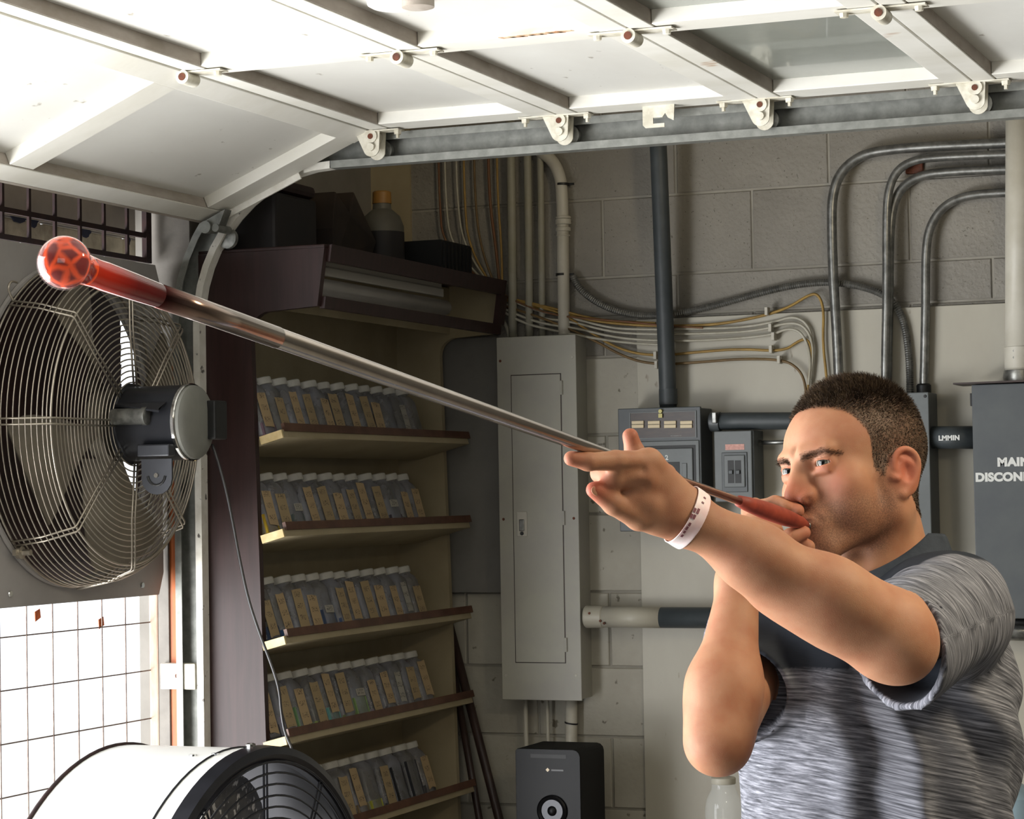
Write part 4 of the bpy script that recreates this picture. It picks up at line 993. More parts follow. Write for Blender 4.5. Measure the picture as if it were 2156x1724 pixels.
def fast_mesh(name,V,Q,mats,parent=None,attrs=None):
    me=bpy.data.meshes.new(name); org=ORG[parent.name] if parent is not None else np.zeros(3)
    me.vertices.add(len(V)); me.vertices.foreach_set('co',(V-org).astype(f32).ravel())
    me.loops.add(Q.size); me.loops.foreach_set('vertex_index',Q.astype(np.int32).ravel())
    me.polygons.add(len(Q)); me.polygons.foreach_set('loop_start',np.arange(len(Q),dtype=np.int32)*Q.shape[1])
    me.update(calc_edges=True); me.validate()
    me.polygons.foreach_set('use_smooth',[True]*len(me.polygons))
    for m in mats: me.materials.append(m)
    for k,a in (attrs or {}).items():
        if a.ndim==1: at_=me.attributes.new(k,'FLOAT','POINT'); at_.data.foreach_set('value',a.astype(f32))
        else: at_=me.attributes.new(k,'FLOAT_VECTOR','POINT'); at_.data.foreach_set('vector',a.astype(f32).ravel())
    o=bpy.data.objects.new(name,me); COL.objects.link(o)
    if parent is not None: o.parent=parent
    ORG[o.name]=org; return o
def laplace(V,Q,n=2,lam=.5):
    E=np.concatenate([Q[:,[0,1]],Q[:,[1,2]],Q[:,[2,3]],Q[:,[3,0]]]); E=np.concatenate([E,E[:,::-1]])
    for _ in range(n):
        s=np.zeros_like(V); 
        for a in range(3): s[:,a]=np.bincount(E[:,0],V[E[:,1],a],len(V))
        c=np.bincount(E[:,0],minlength=len(V))[:,None]; V=V+(s/np.maximum(c,1)-V)*lam*(c>0)
    return V
# ---- frames
tc=-_fw*np.array([1,1,0]); tc/=np.linalg.norm(tc)          # towards the camera, level
rh=np.cross(tc,[0,0,1.])*-1; rh=_r*np.array([1,1,0]); rh/=np.linalg.norm(rh)
def fr(psi,tilt,nod=0):
    fwd=math.cos(psi)*tc-math.sin(psi)*rh; left=math.cos(psi)*rh+math.sin(psi)*tc; up=np.array([0,0,1.])
    left2=left*math.cos(tilt)+up*math.sin(tilt); up2=-left*math.sin(tilt)+up*math.cos(tilt)
    f3=fwd*math.cos(nod)+up2*math.sin(nod); u3=-fwd*math.sin(nod)+up2*math.cos(nod)
    return np.array([left2,f3,u3])     # rows: x=left, y=forward, z=up
HF=fr(math.radians(53),math.radians(9),math.radians(3))
# head origin placed so that the near eye falls on its pixel
eyeL=np.array([.0315,.078,0])
HO=at(1735,974,d=2.965)-eyeL@HF
H2W=lambda q: HO+np.asarray(q,float)@HF
toH=lambda p: ((p-HO.astype(f32))@HF.T.astype(f32))
P=[(.0765,.004,-.004),(.0775,.006,.008),(.0800,.002,.018),(.0835,-.006,.0235),(.0870,-.015,.0225),(.0895,-.023,.0150),(.0895,-.0265,.004),(.0870,-.024,-.009),(.0830,-.018,-.020),(.0785,-.010,-.029),(.0765,-.005,-.034)]
EARP=chaikin(np.array(P),2); EARR=np.interp(np.linspace(0,1,len(EARP)),np.linspace(0,1,11),[.0028,.0030,.0031,.0032,.0032,.0032,.0031,.0032,.0036,.0048,.0056])
def head(q):
    ax=np.abs(q[:,0]); s=q.copy(); s[:,0]=ax
    d=ell(q,(0,-.018,.034),(.0750,.096,.082))
    d=smin(d,ell(q,(0,.028,.028),(.062,.062,.052)),.02)
    d=smin(d,ell(q,(0,.030,-.035),(.056,.055,.062)),.03)
    jaw=cone(s,(.054,-.006,-.062),(.020,.070,-.104),.015,.016)
    d=smin(d,jaw,.028); d=smin(d,cone(s,(.054,-.010,-.062),(.060,-.004,-.02),.014,.014),.03)
    d=smin(d,ell(q,(0,.077,-.103),(.021,.018,.017)),.018)
    d=smin(d,ell(q,(0,.074,-.072),(.030,.024,.026)),.02)       # muzzle
    d=smin(d,sph(s,(.045,.052,-.026),.021),.02)                # cheek bone
    d=smin(d,ell(s,(.043,.042,-.058),(.02,.026,.024)),.02)
    d=smin(d,cone(s,(.009,.0895,.0145),(.040,.079,.0165),.0085,.0075),.012)   # brow
    d=smax(d,-ell(s,(.031,.098,-.003),(.0180,.0190,.0125)),.009)       # socket
    # nose
    n=cone(q,(0,.0905,.008),(0,.1050,-.030),.0064,.0090); n=smin(n,ell(q,(0,.1075,-.0385),(.0098,.0105,.0096)),.006)
    n=smin(n,ell(s,(.0128,.0985,-.0435),(.0072,.0105,.0076)),.006)
    n=smin(n,cone(s,(.006,.087,-.005),(.014,.090,-.038),.007,.007),.012)
    n=smin(n,ell(q,(0,.0950,-.026),(.0135,.0115,.018)),.006)
    d=smin(d,n,.008)
    d=smax(d,-ell(s,(.0070,.1040,-.0515),(.0038,.0070,.0036)),.002)
    # eyelids
    e=sph(s,(.0315,.0745,0),.0142); lid=smax(e,-(sph(s,(.0315,.0745,0),.0118)),.001)
    d=smin(d,e,.004)
    op=ell(s,(.0318,.094,-.0006),(.0138,.030,.0036)); d=smax(d,-op,.0012)
    # lid fold
    d=smax(d,-(cone(s,(.020,.0900,.0062),(.043,.0825,.0050),.0010,.0010)),.002)
    d=smin(d,cone(s,(.022,.0855,-.0115),(.039,.0805,-.011),.0020,.0020),.008)
    # lips, pursed
    lu=cone(s,(0,.1015,-.0655),(.016,.0935,-.0705),.0062,.0035); ll=cone(s,(0,.0990,-.0795),(.0155,.0925,-.0735),.0068,.0035)
    d=smin(d,smin(lu,ll,.003),.005)
    d=smax(d,-cone(s,(0,.108,-.0725),(.019,.0945,-.0720),.0012,.0008),.003)
    d=smax(d,-cone(q,(0,.103,-.0525),(0,.105,-.060),.0016,.002),.004)
    d=smax(d,-cone(s,(.020,.100,-.046),(.027,.090,-.072),.0010,.0010),.008)    # smile line
    # ear
    s=s.copy(); s[:,2]+=.011; s[:,1]+=.003; er=ell(s,(.0795,-.011,-.006),(.0062,.0190,.0305),RE); 
    hx=chain(s,EARP,EARR,.003)
    er=smax(er,-ell(s,(.0875,-.009,-.006),(.0075,.0095,.0125)),.004); er=smax(er,-cone(s,(.0850,.000,.0165),(.0925,-.019,.008),.0022,.0018),.003)
    er=smin(er,hx,.003); er=smin(er,cone(s,(.0755,.006,-.012),(.079,.003,-.014),.005,.004),.004)
    er=smin(er,chain(s,[(.080,-.004,.012),(.083,-.015,.006),(.081,-.019,-.008)],[.0020,.0022,.0022],.003),.003)
    d=smin(d,er,.006); s=q.copy(); s[:,0]=ax
    # neck
    d=smin(d,cone(q,(0,-.032,-.05),(0,-.052,-.17),.056,.060),.03)
    d=smin(d,cone(s,(.052,-.028,-.055),(.018,.012,-.165),.012,.012),.02)
    d=smin(d,ell(q,(0,.018,-.125),(.012,.014,.02)),.02)
    return d
_a=math.radians(-24); RE=np.array([[math.cos(_a),-math.sin(_a),0],[math.sin(_a),math.cos(_a),0],[0,0,1]])
def headW(p): return head(toH(p))
# ---- arms; points given by pixel and depth
A=lambda x,y,d: at(x,y,d=d)
LS=A(2010,1262,2.93); LE=A(1864,1330,2.63); LW=A(1452,1092,2.565)
lat=math.cos(math.radians(55))*rh+math.sin(math.radians(55))*tc; bf=math.cos(math.radians(55))*tc-math.sin(math.radians(55))*rh
RS=LS-.36*lat-np.array([0,0,.055]); RE_=A(1512,1562,2.83); RW=A(1556,1222,2.93)
def dirn(a,b): v=b-a; return v/np.linalg.norm(v)
def larm(p):
    f=dirn(LW,LE); 
    d=cone(p,LS-np.array([0,0,.026]),LE,.043,.0445)
    d=smin(d,cone(p,LE,LE+(LW-LE)*.28-np.array([0,0,.003]),.0435,.043),.03)
    d=smin(d,cone(p,LE+(LW-LE)*.25-np.array([0,0,.003]),LE+(LW-LE)*.68-np.array([0,0,.003]),.0425,.0335),.03)
    d=smin(d,cone(p,LE+(LW-LE)*.66,LW,.0335,.0262),.03)
    d=smin(d,ell(p,LE+(LW-LE)*.42-np.array([0,0,.006]),(.06,.032,.033)),.03)      # brachioradialis
    d=smin(d,sph(p,LE+np.array([.020,.0,-.020]),.032),.035)                          # elbow point
    d=smin(d,cone(p,LE+(LW-LE)*.10+tc*.026+np.array([0,0,.010]),LE+(LW-LE)*.62+tc*.018+np.array([0,0,.004]),.020,.012),.02)
    d=smin(d,cone(p,LE+(LW-LE)*.05+tc*.012-np.array([0,0,.026]),LE+(LW-LE)*.75+tc*.010-np.array([0,0,.012]),.018,.010),.02)
    # palm
    K=[A(1366,972,2.530),A(1352,1004,2.522),A(1345,1040,2.532),A(1352,1070,2.545)]
    W0=A(1452,1068,2.565);W1=A(1440,1112,2.565)
    pl=None
    for i,kk in enumerate(K):
        t=i/3; w_=W0*(1-t)+W1*t; e=cone(p,w_,kk,.0185,.0125+.001*(i==0)); pl=e if pl is None else smin(pl,e,.012)
    pl=smin(pl,ell(p,A(1392,1075,2.545),(.026,.018,.022)),.015)
    d=smin(d,pl,.015)
    def fin(P,R): return chain(p,P,R,.004)
    d=smin(d,fin([A(1366,972,2.530),A(1296,970,2.495),A(1238,972,2.47),A(1203,965,2.462)],[.0125,.0108,.0094,.0080]),.010)   # index, straight under the pipe
    d=smin(d,fin([A(1352,1006,2.522),A(1292,1006,2.508),A(1264,996,2.535),A(1272,975,2.56)],[.0125,.0118,.0102,.0085]),.009)     # middle curled
    d=smin(d,fin([A(1345,1036,2.530),A(1318,1030,2.535),A(1300,1008,2.57),A(1305,985,2.595)],[.0122,.0110,.0095,.0082]),.009)    # ring curled
    d=smin(d,fin([A(1400,1000,2.57),A(1362,980,2.60),A(1335,948,2.61),A(1327,918,2.605)],[.013,.0118,.0102,.0088]),.009)         # little finger up behind the pipe
    d=smin(d,fin([A(1408,1092,2.55),A(1345,1088,2.53),A(1292,1062,2.51),A(1251,1031,2.50)],[.0175,.0145,.0112,.0088]),.012)   # thumb
    # knuckle and tendon relief
    d=smax(d,-cone(p,A(1355,989,2.505),A(1300,990,2.485),.0030,.0016),.006)
    d=smax(d,-cone(p,A(1360,1022,2.510),A(1318,1020,2.498),.0022,.001),.006)
    d=smin(d,cone(p,A(1368,1062,2.525),A(1332,1048,2.520),.010,.006),.012)
    return d
def rarm(p):
    d=cone(p,RS,RE_,.050,.036)
    d=smin(d,cone(p,RE_,RE_+(RW-RE_)*.35,.0345,.0395),.025)
    d=smin(d,cone(p,RE_+(RW-RE_)*.35,RW,.0395,.0245),.03)
    d=smin(d,ell(p,RE_+(RW-RE_)*.22-rh*.004,(.034,.034,.05)),.03)
    # hand
    M1=A(1590,1150,2.945)
    d=smin(d,cone(p,RW,M1,.0265,.024),.02); d=smin(d,ell(p,A(1600,1128,2.955),(.030,.026,.032)),.02)
    def fin(P,R): return chain(p,P,R,.004)
    d=smin(d,fin([A(1590,1085,2.975),A(1603,1070,2.985),A(1632,1060,2.972),A(1652,1066,2.955)],[.012,.0108,.0098,.0085]),.006)
    d=smin(d,fin([A(1612,1095,2.99),A(1630,1074,3.0),A(1654,1064,2.975),A(1679,1075,2.955)],[.012,.0108,.0102,.0088]),.006)
    d=smin(d,fin([A(1580,1100,2.97),A(1578,1076,2.98),A(1590,1064,2.965),A(1602,1066,2.95)],[.011,.0100,.0090,.0078]),.006)
    d=smin(d,fin([A(1600,1165,2.93),A(1640,1150,2.925),A(1665,1130,2.925),A(1693,1121,2.93)],[.015,.0125,.0105,.0085]),.01)
    d=smin(d,fin([A(1640,1140,2.96),A(1680,1142,2.945),A(1700,1152,2.94),A(1690,1165,2.94)],[.012,.0105,.009,.008]),.006)
    return d
# ---- torso
SC=(LS+RS)/2
TC=np.array([SC[0],SC[1],0])+bf*(-.004)
def local(p): 
    q=p-TC.astype(f32); return np.stack([q@lat.astype(f32),q@bf.astype(f32),p[:,2]],1)
def torso(p,g=0.):
    q=local(p); z=q[:,2]
    # elliptic sections by height
    zz=[.80,.95,1.05,1.2,1.35,1.45,1.50]; a=np.interp(z,zz,[.185,.18,.175,.180,.192,.180,.15])+g; b=np.interp(z,zz,[.13,.128,.128,.128,.132,.118,.10])+g
    oy=np.interp(z,zz,[.0,.0,-.002,-.008,-.014,-.018,-.02])
    k=np.sqrt((q[:,0]/a)**2+((q[:,1]-oy)/b)**2); d=(k-1)*np.minimum(a,b)*.85
    d=smax(d,z-(1.48+g),.06); d=smax(d,.78-z,.01)
    return d
NB=H2W((0,-.05,-.165))
def body_low(p):
    d=torso(p,-.02); d=smin(d,cone(p,RS-np.array([0,0,.03]),LS-lat*.05-np.array([0,0,.03]),.04,.04),.04); d=smin(d,cone(p,NB,H2W((0,-.035,-.06)),.062,.052),.05)
    d=smin(d,cone(p,LS-np.array([0,0,.02])-lat*.02,LE,.036,.04),.03); d=smin(d,cone(p,RS,RE_,.046,.038),.03)
    for s in (-.09,.09):
        hp=TC+lat*s+np.array([0,0,.86]); kn=TC+lat*s*1.05+bf*.02+np.array([0,0,.46]); an=TC+lat*s*1.1-bf*.02+np.array([0,0,.07])
        d=smin(d,cone(p,hp,kn,.085,.055),.04); d=smin(d,cone(p,kn,an,.053,.036),.03)
    return d
man=thing('person','man in a grey heathered short sleeved shirt blowing into a long steel pipe','person',tuple(np.array([TC[0],TC[1],0.])))
parts_=[]
def cut(V,Q,keep):
    k=keep(V); Q=Q[k[Q].all(1)]; u,inv=np.unique(Q,return_inverse=True); return V[u],inv.reshape(Q.shape)
# head
V,Q=sdf_mesh(headW,HO-np.array([.17,.17,.22]),HO+np.array([.17,.17,.15]),.00175)
V=laplace(V,Q,1,.4); parts_.append(('head',)+cut(V,Q,lambda v:(v-HO)@HF[2]>-.165))
lo=np.minimum.reduce([A(1180,1150,2.4),A(1200,880,2.7),A(1480,1000,2.4),A(1480,1150,2.7)])-.02; hi=np.maximum.reduce([A(1180,1150,2.4),A(1200,880,2.7),A(1480,1000,2.4),A(1480,1150,2.7)])+.02
fa=dirn(LW,LE)
V,Q=sdf_mesh(larm,lo,hi,.0019); V=laplace(V,Q,1,.4); parts_.append(('lhand',)+cut(V,Q,lambda v:(v-LW)@fa<.008))
lo=np.minimum.reduce([LW,LE,LS])-.08; hi=np.maximum.reduce([LW,LE,LS])+.08
V,Q=sdf_mesh(larm,lo,hi,.003); parts_.append(('larm',)+cut(V,Q,lambda v:((v-LW)@fa>.004)))
lo=np.minimum.reduce([RW,RE_,A(1560,1030,2.9),A(1710,1170,2.9),A(1600,1030,3.05)])-.07; hi=np.maximum.reduce([RW,RE_,A(1560,1030,2.9),A(1710,1170,2.9),A(1600,1030,3.05)])+.07
V,Q=sdf_mesh(rarm,lo,hi,.0024); V=laplace(V,Q,1,.4); parts_.append(('rarm',V,Q))
lo=np.array([TC[0]-.5,TC[1]-.6,.0]);hi=np.array([TC[0]+.4,TC[1]+.5,1.62])
V,Q=sdf_mesh(body_low,lo,hi,.012,6)
eaxis=dirn(LS,LE)
inside=(torso(V.astype(f32),.0)<-.004)
keepz=(V[:,2]<1.40)|inside
u=(((V-LE)@(-eaxis))>.03)&((V-HO)@HF[2]<-.13)&(((V-RE_)@dirn(RE_,RS))>.06)
V,Q=cut(V,Q,lambda v:u); parts_.append(('low',V,Q))
VV=np.concatenate([p_[1] for p_ in parts_]); n=0;QQ=[]
for p_ in parts_: QQ.append(p_[2]+n); n+=len(p_[1])
QQ=np.concatenate(QQ)
# colour attributes of the skin, with shade tinted into the eye sockets
q=(VV-HO)@HF.T; s=q.copy(); s[:,0]=np.abs(s[:,0])
def blob(c,r,soft=1.): return np.exp(-(((s-np.array(c))/np.array(r))**2).sum(1)*soft)
isH=np.zeros(len(VV),bool); isH[:len(parts_[0][1])]=True
red=(blob((.083,-.015,-.01),(.012,.03,.035))*.9+blob((0,.108,-.034),(.018,.02,.016))*.55+blob((.045,.07,-.03),(.02,.03,.02))*.35+blob((0,.10,-.0725),(.017,.012,.010))*.8+blob((.031,.085,-.004),(.018,.02,.011))*.45)*isH
for tp in (A(1203,965,2.462),A(1251,1031,2.50),A(1327,916,2.605),A(1240,1030,2.50),A(1693,1121,2.93),A(1682,1062,2.955)):
    red+=.6*np.exp(-(np.linalg.norm(VV-tp,axis=1)/.016)**2)
nrm=lambda x,a,b: np.clip((x-a)/(b-a),0,1)
stub=(nrm(-s[:,2],.030,.052)*nrm(.125+s[:,2],0,.02)*nrm(s[:,1],-.012,.006)*.8+blob((.064,.012,-.03),(.012,.012,.03))*.6)*isH
stub*=1-blob((0,.105,-.073),(.013,.02,.008)); stub*=1-.7*blob((.04,.075,-.042),(.014,.03,.012))
# hair line: forehead, temple recess, sideburn, round the ear, nape
yy=q[:,1]; line=np.interp(yy,[-.12,-.07,-.035,-.022,.004,.014,.024,.032,.050,.066,.085,.11],[-.066,-.064,-.050,-.006,.004,-.020,-.012,.034,.064,.074,.076,.080])
hairm=nrm(q[:,2]-line,-.003,.006)*isH*(s[:,0]<.0795)
hairm*=1-np.clip(blob((.086,-.012,-.016),(.010,.016,.030))*2.2,0,1)
brow=np.clip(1-np.abs(s[:,2]-np.interp(s[:,0],[.008,.022,.040,.052],[.0080,.0108,.0130,.0085]))/np.interp(s[:,0],[.008,.03,.052],[.0052,.0050,.003]),0,1)*((s[:,0]>.009)&(s[:,0]<.051)&(s[:,1]>.05))*isH
def skin_mat():
    m=mat('skin','#a0765c',.58,spec=.3,bump=.12,bscale=900); nt=m.node_tree;N=nt.nodes;L=nt.links;b=N['Principled BSDF']
    def attr(n_): a=N.new('ShaderNodeAttribute'); a.attribute_name=n_; return a.outputs['Fac']
    cur=None
    n0=N.new('ShaderNodeTexNoise'); n0.inputs['Scale'].default_value=28; n0.inputs['Detail'].default_value=5
    tcn=N.new('ShaderNodeTexCoord'); L.new(tcn.outputs['Object'],n0.inputs['Vector'])
    rp=N.new('ShaderNodeValToRGB'); rp.color_ramp.elements[0].position=.35; rp.color_ramp.elements[1].position=.68
    rp.color_ramp.elements[0].color=lin('#a3775b'); rp.color_ramp.elements[1].color=lin('#97664c'); L.new(n0.outputs['Fac'],rp.inputs[0]); cur=rp.outputs[0]
    for n_,c_,f_ in (('red_and_shade','#a8503f',.75),('stubble','#5e4232',.8),('brow','#453226',.7),('scalp','#453a30',.92)):
        mx=N.new('ShaderNodeMix'); mx.data_type='RGBA'; ml=N.new('ShaderNodeMath'); ml.operation='MULTIPLY'; ml.inputs[1].default_value=f_
        L.new(attr(n_),ml.inputs[0])
        fac=ml.outputs[0]
        if n_=='stubble':
            n2=N.new('ShaderNodeTexNoise'); n2.inputs['Scale'].default_value=700; L.new(tcn.outputs['Object'],n2.inputs['Vector'])
            mr=N.new('ShaderNodeMapRange'); mr.inputs[1].default_value=.35; mr.inputs[2].default_value=.6; mr.inputs[3].default_value=.35; mr.inputs[4].default_value=1.15; L.new(n2.outputs['Fac'],mr.inputs[0])
            m3=N.new('ShaderNodeMath'); m3.operation='MULTIPLY'; L.new(fac,m3.inputs[0]); L.new(mr.outputs[0],m3.inputs[1]); m3.use_clamp=True; fac=m3.outputs[0]
        L.new(fac,mx.inputs['Factor']); L.new(cur,mx.inputs['A']); mx.inputs['B'].default_value=lin(c_); cur=mx.outputs['Result']
    L.new(cur,b.inputs['Base Color'])
    b.inputs['Subsurface Weight'].default_value=.25; b.inputs['Subsurface Radius'].default_value=(1,.35,.2); b.inputs['Subsurface Scale'].default_value=.004
    return m
SKIN=skin_mat()
body=fast_mesh('body',VV,QQ,[SKIN],man,{'red_and_shade':np.clip(red,0,1),'stubble':np.clip(stub,0,1),'scalp':hairm*(.90+.10*np.clip((q[:,2]-.045)/.05,0,1)),'brow':brow})
# ---- hair strands
def strands(name,base,nor,ln,wid,m,parent,lean):
    n=len(base); t=np.cross(nor,rng.normal(size=(n,3))); t/=np.linalg.norm(t,axis=1)[:,None]
    d=nor+lean; d/=np.linalg.norm(d,axis=1)[:,None]
    p0=base-nor*.0008; p1=base+d*ln[:,None]*.55; d2=d+lean*.5; d2/=np.linalg.norm(d2,axis=1)[:,None]; p2=p1+d2*ln[:,None]*.45
    w_=wid
    V=np.stack([p0-t*w_,p0+t*w_,p1-t*w_*.8,p1+t*w_*.8,p2-t*w_*.25,p2+t*w_*.25],1).reshape(-1,3)
    b=np.arange(n)[:,None]*6; Q=np.concatenate([b+[0,1,3,2],b+[2,3,5,4]])
    return fast_mesh(name,V,Q,[m],parent)
def tri_sample(V,Q,wt,n):
    a,b,c,d=V[Q[:,0]],V[Q[:,1]],V[Q[:,2]],V[Q[:,3]]; nr=np.cross(c-a,d-b); ar=np.linalg.norm(nr,axis=1); w_=ar*wt[Q].mean(1); w_/=w_.sum()
    i=rng.choice(len(Q),n,p=w_); u,v=rng.random((2,n,1)); P=(a[i]*(1-u)+b[i]*u)*(1-v)+(d[i]*(1-u)+c[i]*u)*v
    return P,nr[i]/ar[i][:,None],i
hV,hQ=parts_[0][1],parts_[0][2]; nh=len(hV)
Pb,Nb,_i=tri_sample(hV,hQ,(hairm[:nh]>.35)*(.55+.45*np.clip(((hV-HO)@HF[2]-.045)/.05,0,1)),34000)
ctr_=H2W((0,-.01,.02)); sg=np.sign(((Pb-ctr_)*Nb).sum(1)); Nb*=sg[:,None]
qz=(Pb-HO)@HF.T; top=np.clip((qz[:,2]-.055)/.05,0,1)
ln=.0028+.0102*top**1.2; ln*=rng.uniform(.7,1.2,len(ln))
lean=(HF[1]*.55)[None]*top[:,None]+(-HF[2]*.75)[None]*(1-top[:,None])+(-HF[1]*.35)[None]*(1-top[:,None])+rng.normal(size=Pb.shape)*.22
HM=mat('dark_brown_hair','#2c221b',.7,col2='#544536',nscale=60,spec=.2)
hr=strands('hair',Pb,Nb,ln,.00042,HM,man,lean); hr['kind']='stuff'
Pb,Nb,_i=tri_sample(hV,hQ,brow[:nh]**.9,900); sg=np.sign(((Pb-ctr_)*Nb).sum(1)); Nb*=sg[:,None]
sx=np.sign((Pb-HO)@HF[0]); lean=HF[0][None]*sx[:,None]*1.6+HF[2]*.3+rng.normal(size=Pb.shape)*.25
eb=strands('eyebrows',Pb,Nb,rng.uniform(.0035,.0055,900),.00018,mat('brow_hair','#2f231a',.9,spec=.05),man,lean); eb['kind']='stuff'
# ---- eyes: look towards the glass at the end of the pipe
def eye_mat():
    m=mat('eyeball','#8f8780',.12,spec=.4,coat=.2); nt=m.node_tree;N=nt.nodes;L=nt.links;b=N['Principled BSDF']
    tcn=N.new('ShaderNodeTexCoord'); sp=N.new('ShaderNodeSeparateXYZ'); L.new(tcn.outputs['Object'],sp.inputs[0])
    rp=N.new('ShaderNodeValToRGB'); rp.color_ramp.interpolation='LINEAR'; e=rp.color_ramp.elements
    mr=N.new('ShaderNodeMapRange'); mr.inputs[1].default_value=.0; mr.inputs[2].default_value=.012; L.new(sp.outputs['Z'],mr.inputs[0]); L.new(mr.outputs[0],rp.inputs[0])
    e[0].position=0; e[0].color=lin('#8f8780'); e[1].position=1; e[1].color=lin('#050505')
    for p_,c_ in ((.80,'#989088'),(.83,'#1c1c18'),(.89,'#4a4636'),(.95,'#34342a'),(.968,'#080808')):
        x=e.new(p_); x.color=lin(c_)
    L.new(rp.outputs[0],b.inputs['Base Color']); return m
EM=eye_mat()
gz=dirn(H2W((0,.08,0)),H2W((0,.08,0))+tc*1.0-rh*.70+np.array([0,0,.12]))
for sx in (1,-1):
    v,f=sphere((0,0,0),.0122,28,18)
    o=add('eyeball',(v,f),EM,smooth=True); o.parent=man; c=H2W((.0315*sx,.0745,0)); o.location=c-ORG[man.name]
    o.data.transform(Matrix.Translation((0,0,0)))
    mn=min(vv.co.z for vv in o.data.vertices); mx_=max(vv.co.z for vv in o.data.vertices)
    for vv in o.data.vertices: vv.co.z-= (mn+mx_)/2
    o.rotation_euler=Vector(gz).to_track_quat('Z','Y').to_euler()
# ---- shirt
SL_A=LS+np.array([-.005,.005,-.014]); SL_B=A(1908,1326,2.735)
sax=dirn(SL_A,SL_B); cutn=-rh*.88+tc*.46+np.array([0,0,.08]); cutn/=np.linalg.norm(cutn)
SR_B=RS+(RE_-RS)*.60; rax=dirn(RS,SR_B)
def sleeveL(p): 
    t=((p-SL_A)@sax)/np.linalg.norm(SL_B-SL_A)
    q=p+ (np.array([0,0,.024])*np.clip(t,0,1.3)[:,None]).astype(f32)*.6
    return cone(q,SL_A,SL_B+sax*.12,.070,.070)
def fold(p):
    q=local(p)
    t=((p-SL_A)@sax)
    f1=np.sin(q[:,2]*34+q[:,0]*22+1.7*np.sin(q[:,1]*18))*np.clip((q[:,0]+.05)/.1,0,1)*np.clip((1.45-q[:,2])/.1,0,1)
    wv=np.abs(np.sin(q[:,2]*23-q[:,1]*27+2*np.sin(q[:,0]*9)))**.6
    ang=np.arctan2(q[:,0],q[:,1])+.05*np.sin(q[:,2]*24)+.03*np.sin(q[:,2]*51+1); zf=np.clip((1.43-q[:,2])/.06,0,1); dz=1.43-q[:,2]
    g=.014*np.exp(-((ang-.86-.35*dz)/.11)**2)-.011*np.exp(-((ang-1.08-.55*dz)/.08)**2)-.006*np.exp(-((ang-.62-.2*dz)/.12)**2)
    g+=.006*np.exp(-((ang-1.35-1.8*dz)/.10)**2)-.005*np.exp(-((ang-1.55-1.8*dz)/.10)**2)
    bk=.004*np.sin(q[:,2]*46+ang*7)*np.clip((ang-1.3)/.3,0,1)
    return (.0020*f1+.0030*wv)+(g+bk)*zf
def shirt_out(p,g=0.):
    q=local(p)
    d=torso(p,.008+g)
    # loose back
    d=smin(d,ell(p,(TC-bf*.055+lat*.055+np.array([0,0,1.30])),(.11,.11,.17)),.08)
    sh=cone(p,RS+lat*.03,LS-lat*.04-np.array([0,0,.012]),.062,.056); d=smin(d,sh,.06)
    d=smin(d,cone(p,LS-np.array([0,0,.02]),NB-np.array([0,0,.022]),.052,.062),.04); d=smin(d,cone(p,RS,NB-np.array([0,0,.022]),.054,.062),.05)
    d=smin(d,cone(p,RS,SR_B,.070,.066)+g*0,.03)
    d=d+fold(p)-.003
    # arm folds around the left sleeve
    s_=sleeveL(p); ax=(p-SL_A)@sax; r2=p-SL_A-ax[:,None]*sax.astype(f32); ang=np.arctan2(r2@np.array([0,0,1.],f32),r2@np.cross(sax,[0,0,1.]).astype(f32))
    s_=s_+.0034*np.sin(ax*75+1.6*np.sin(ang*2)+ang*1.3)*np.clip((ang+.3)/.8,0,1)+.0012*np.sin(ax*130-ang*2.1)
    d=smin(d,s_,.035)
    return d
def shirt(p):
    d=shirt_out(p)
    # hollow: neck opening, sleeve openings, hem
    wall=.0045
    d=smax(d,-cone(p,NB-HF[2]*.01,H2W((0,-.035,-.05)),.064,.068),.004)
    tl=(p-SL_B.astype(f32))@cutn.astype(f32)-.026
    d=smax(d,tl,.002) if False else d
    # cut everything of the sleeve beyond its opening plane
    near=sleeveL(p)<.03
    d=np.where(near,np.maximum(d,tl),d)
    inner=sleeveL(p)+.0098
    cavity=np.maximum(inner,-(tl+.07)); d=np.maximum(d,-cavity)
    tr_=(p-SR_B)@rax.astype(f32); nr_=cone(p,RS,SR_B+rax*.15,.072,.07)<.02
    d=np.where(nr_&(tr_>-.02),np.maximum(d,tr_),d)
    cav=np.maximum(cone(p,RS,SR_B+rax*.1,.064,.060),-(tr_+.06)); d=np.maximum(d,-cav)
    d=np.maximum(d,.86-p[:,2])
    return d
lo=np.array([min(TC[0],SL_B[0],SR_B[0])-.32,min(TC[1],SL_B[1])-.30,.84]);hi=np.array([TC[0]+.36,TC[1]+.42,1.66])
V,Q=sdf_mesh(shirt,lo,hi,.0042)
V=laplace(V,Q,1,.5)
pf=V.astype(f32); ql=local(pf); 
wS=np.clip((.030-np.abs(sleeveL(pf)))/.03,0,1)*(((V-SL_A)@sax)>-.02)
axl=(V-SL_A)@sax; r2=V-SL_A-axl[:,None]*sax; angl=np.arctan2(r2[:,2],r2@np.cross(sax,[0,0,1.]))
acr=np.where(wS>.5,axl*1.0+.012*np.sin(angl*2),ql[:,2]+.07*.35*np.log1p(np.exp((np.where(np.arctan2(ql[:,0],ql[:,1])<-2.2,np.arctan2(ql[:,0],ql[:,1])+2*np.pi,np.arctan2(ql[:,0],ql[:,1]))-1.1)/.35))+.0015*np.sin(ql[:,1]*30))
alo=np.where(wS>.5,angl*.08,np.arctan2(ql[:,0],ql[:,1])*.17)
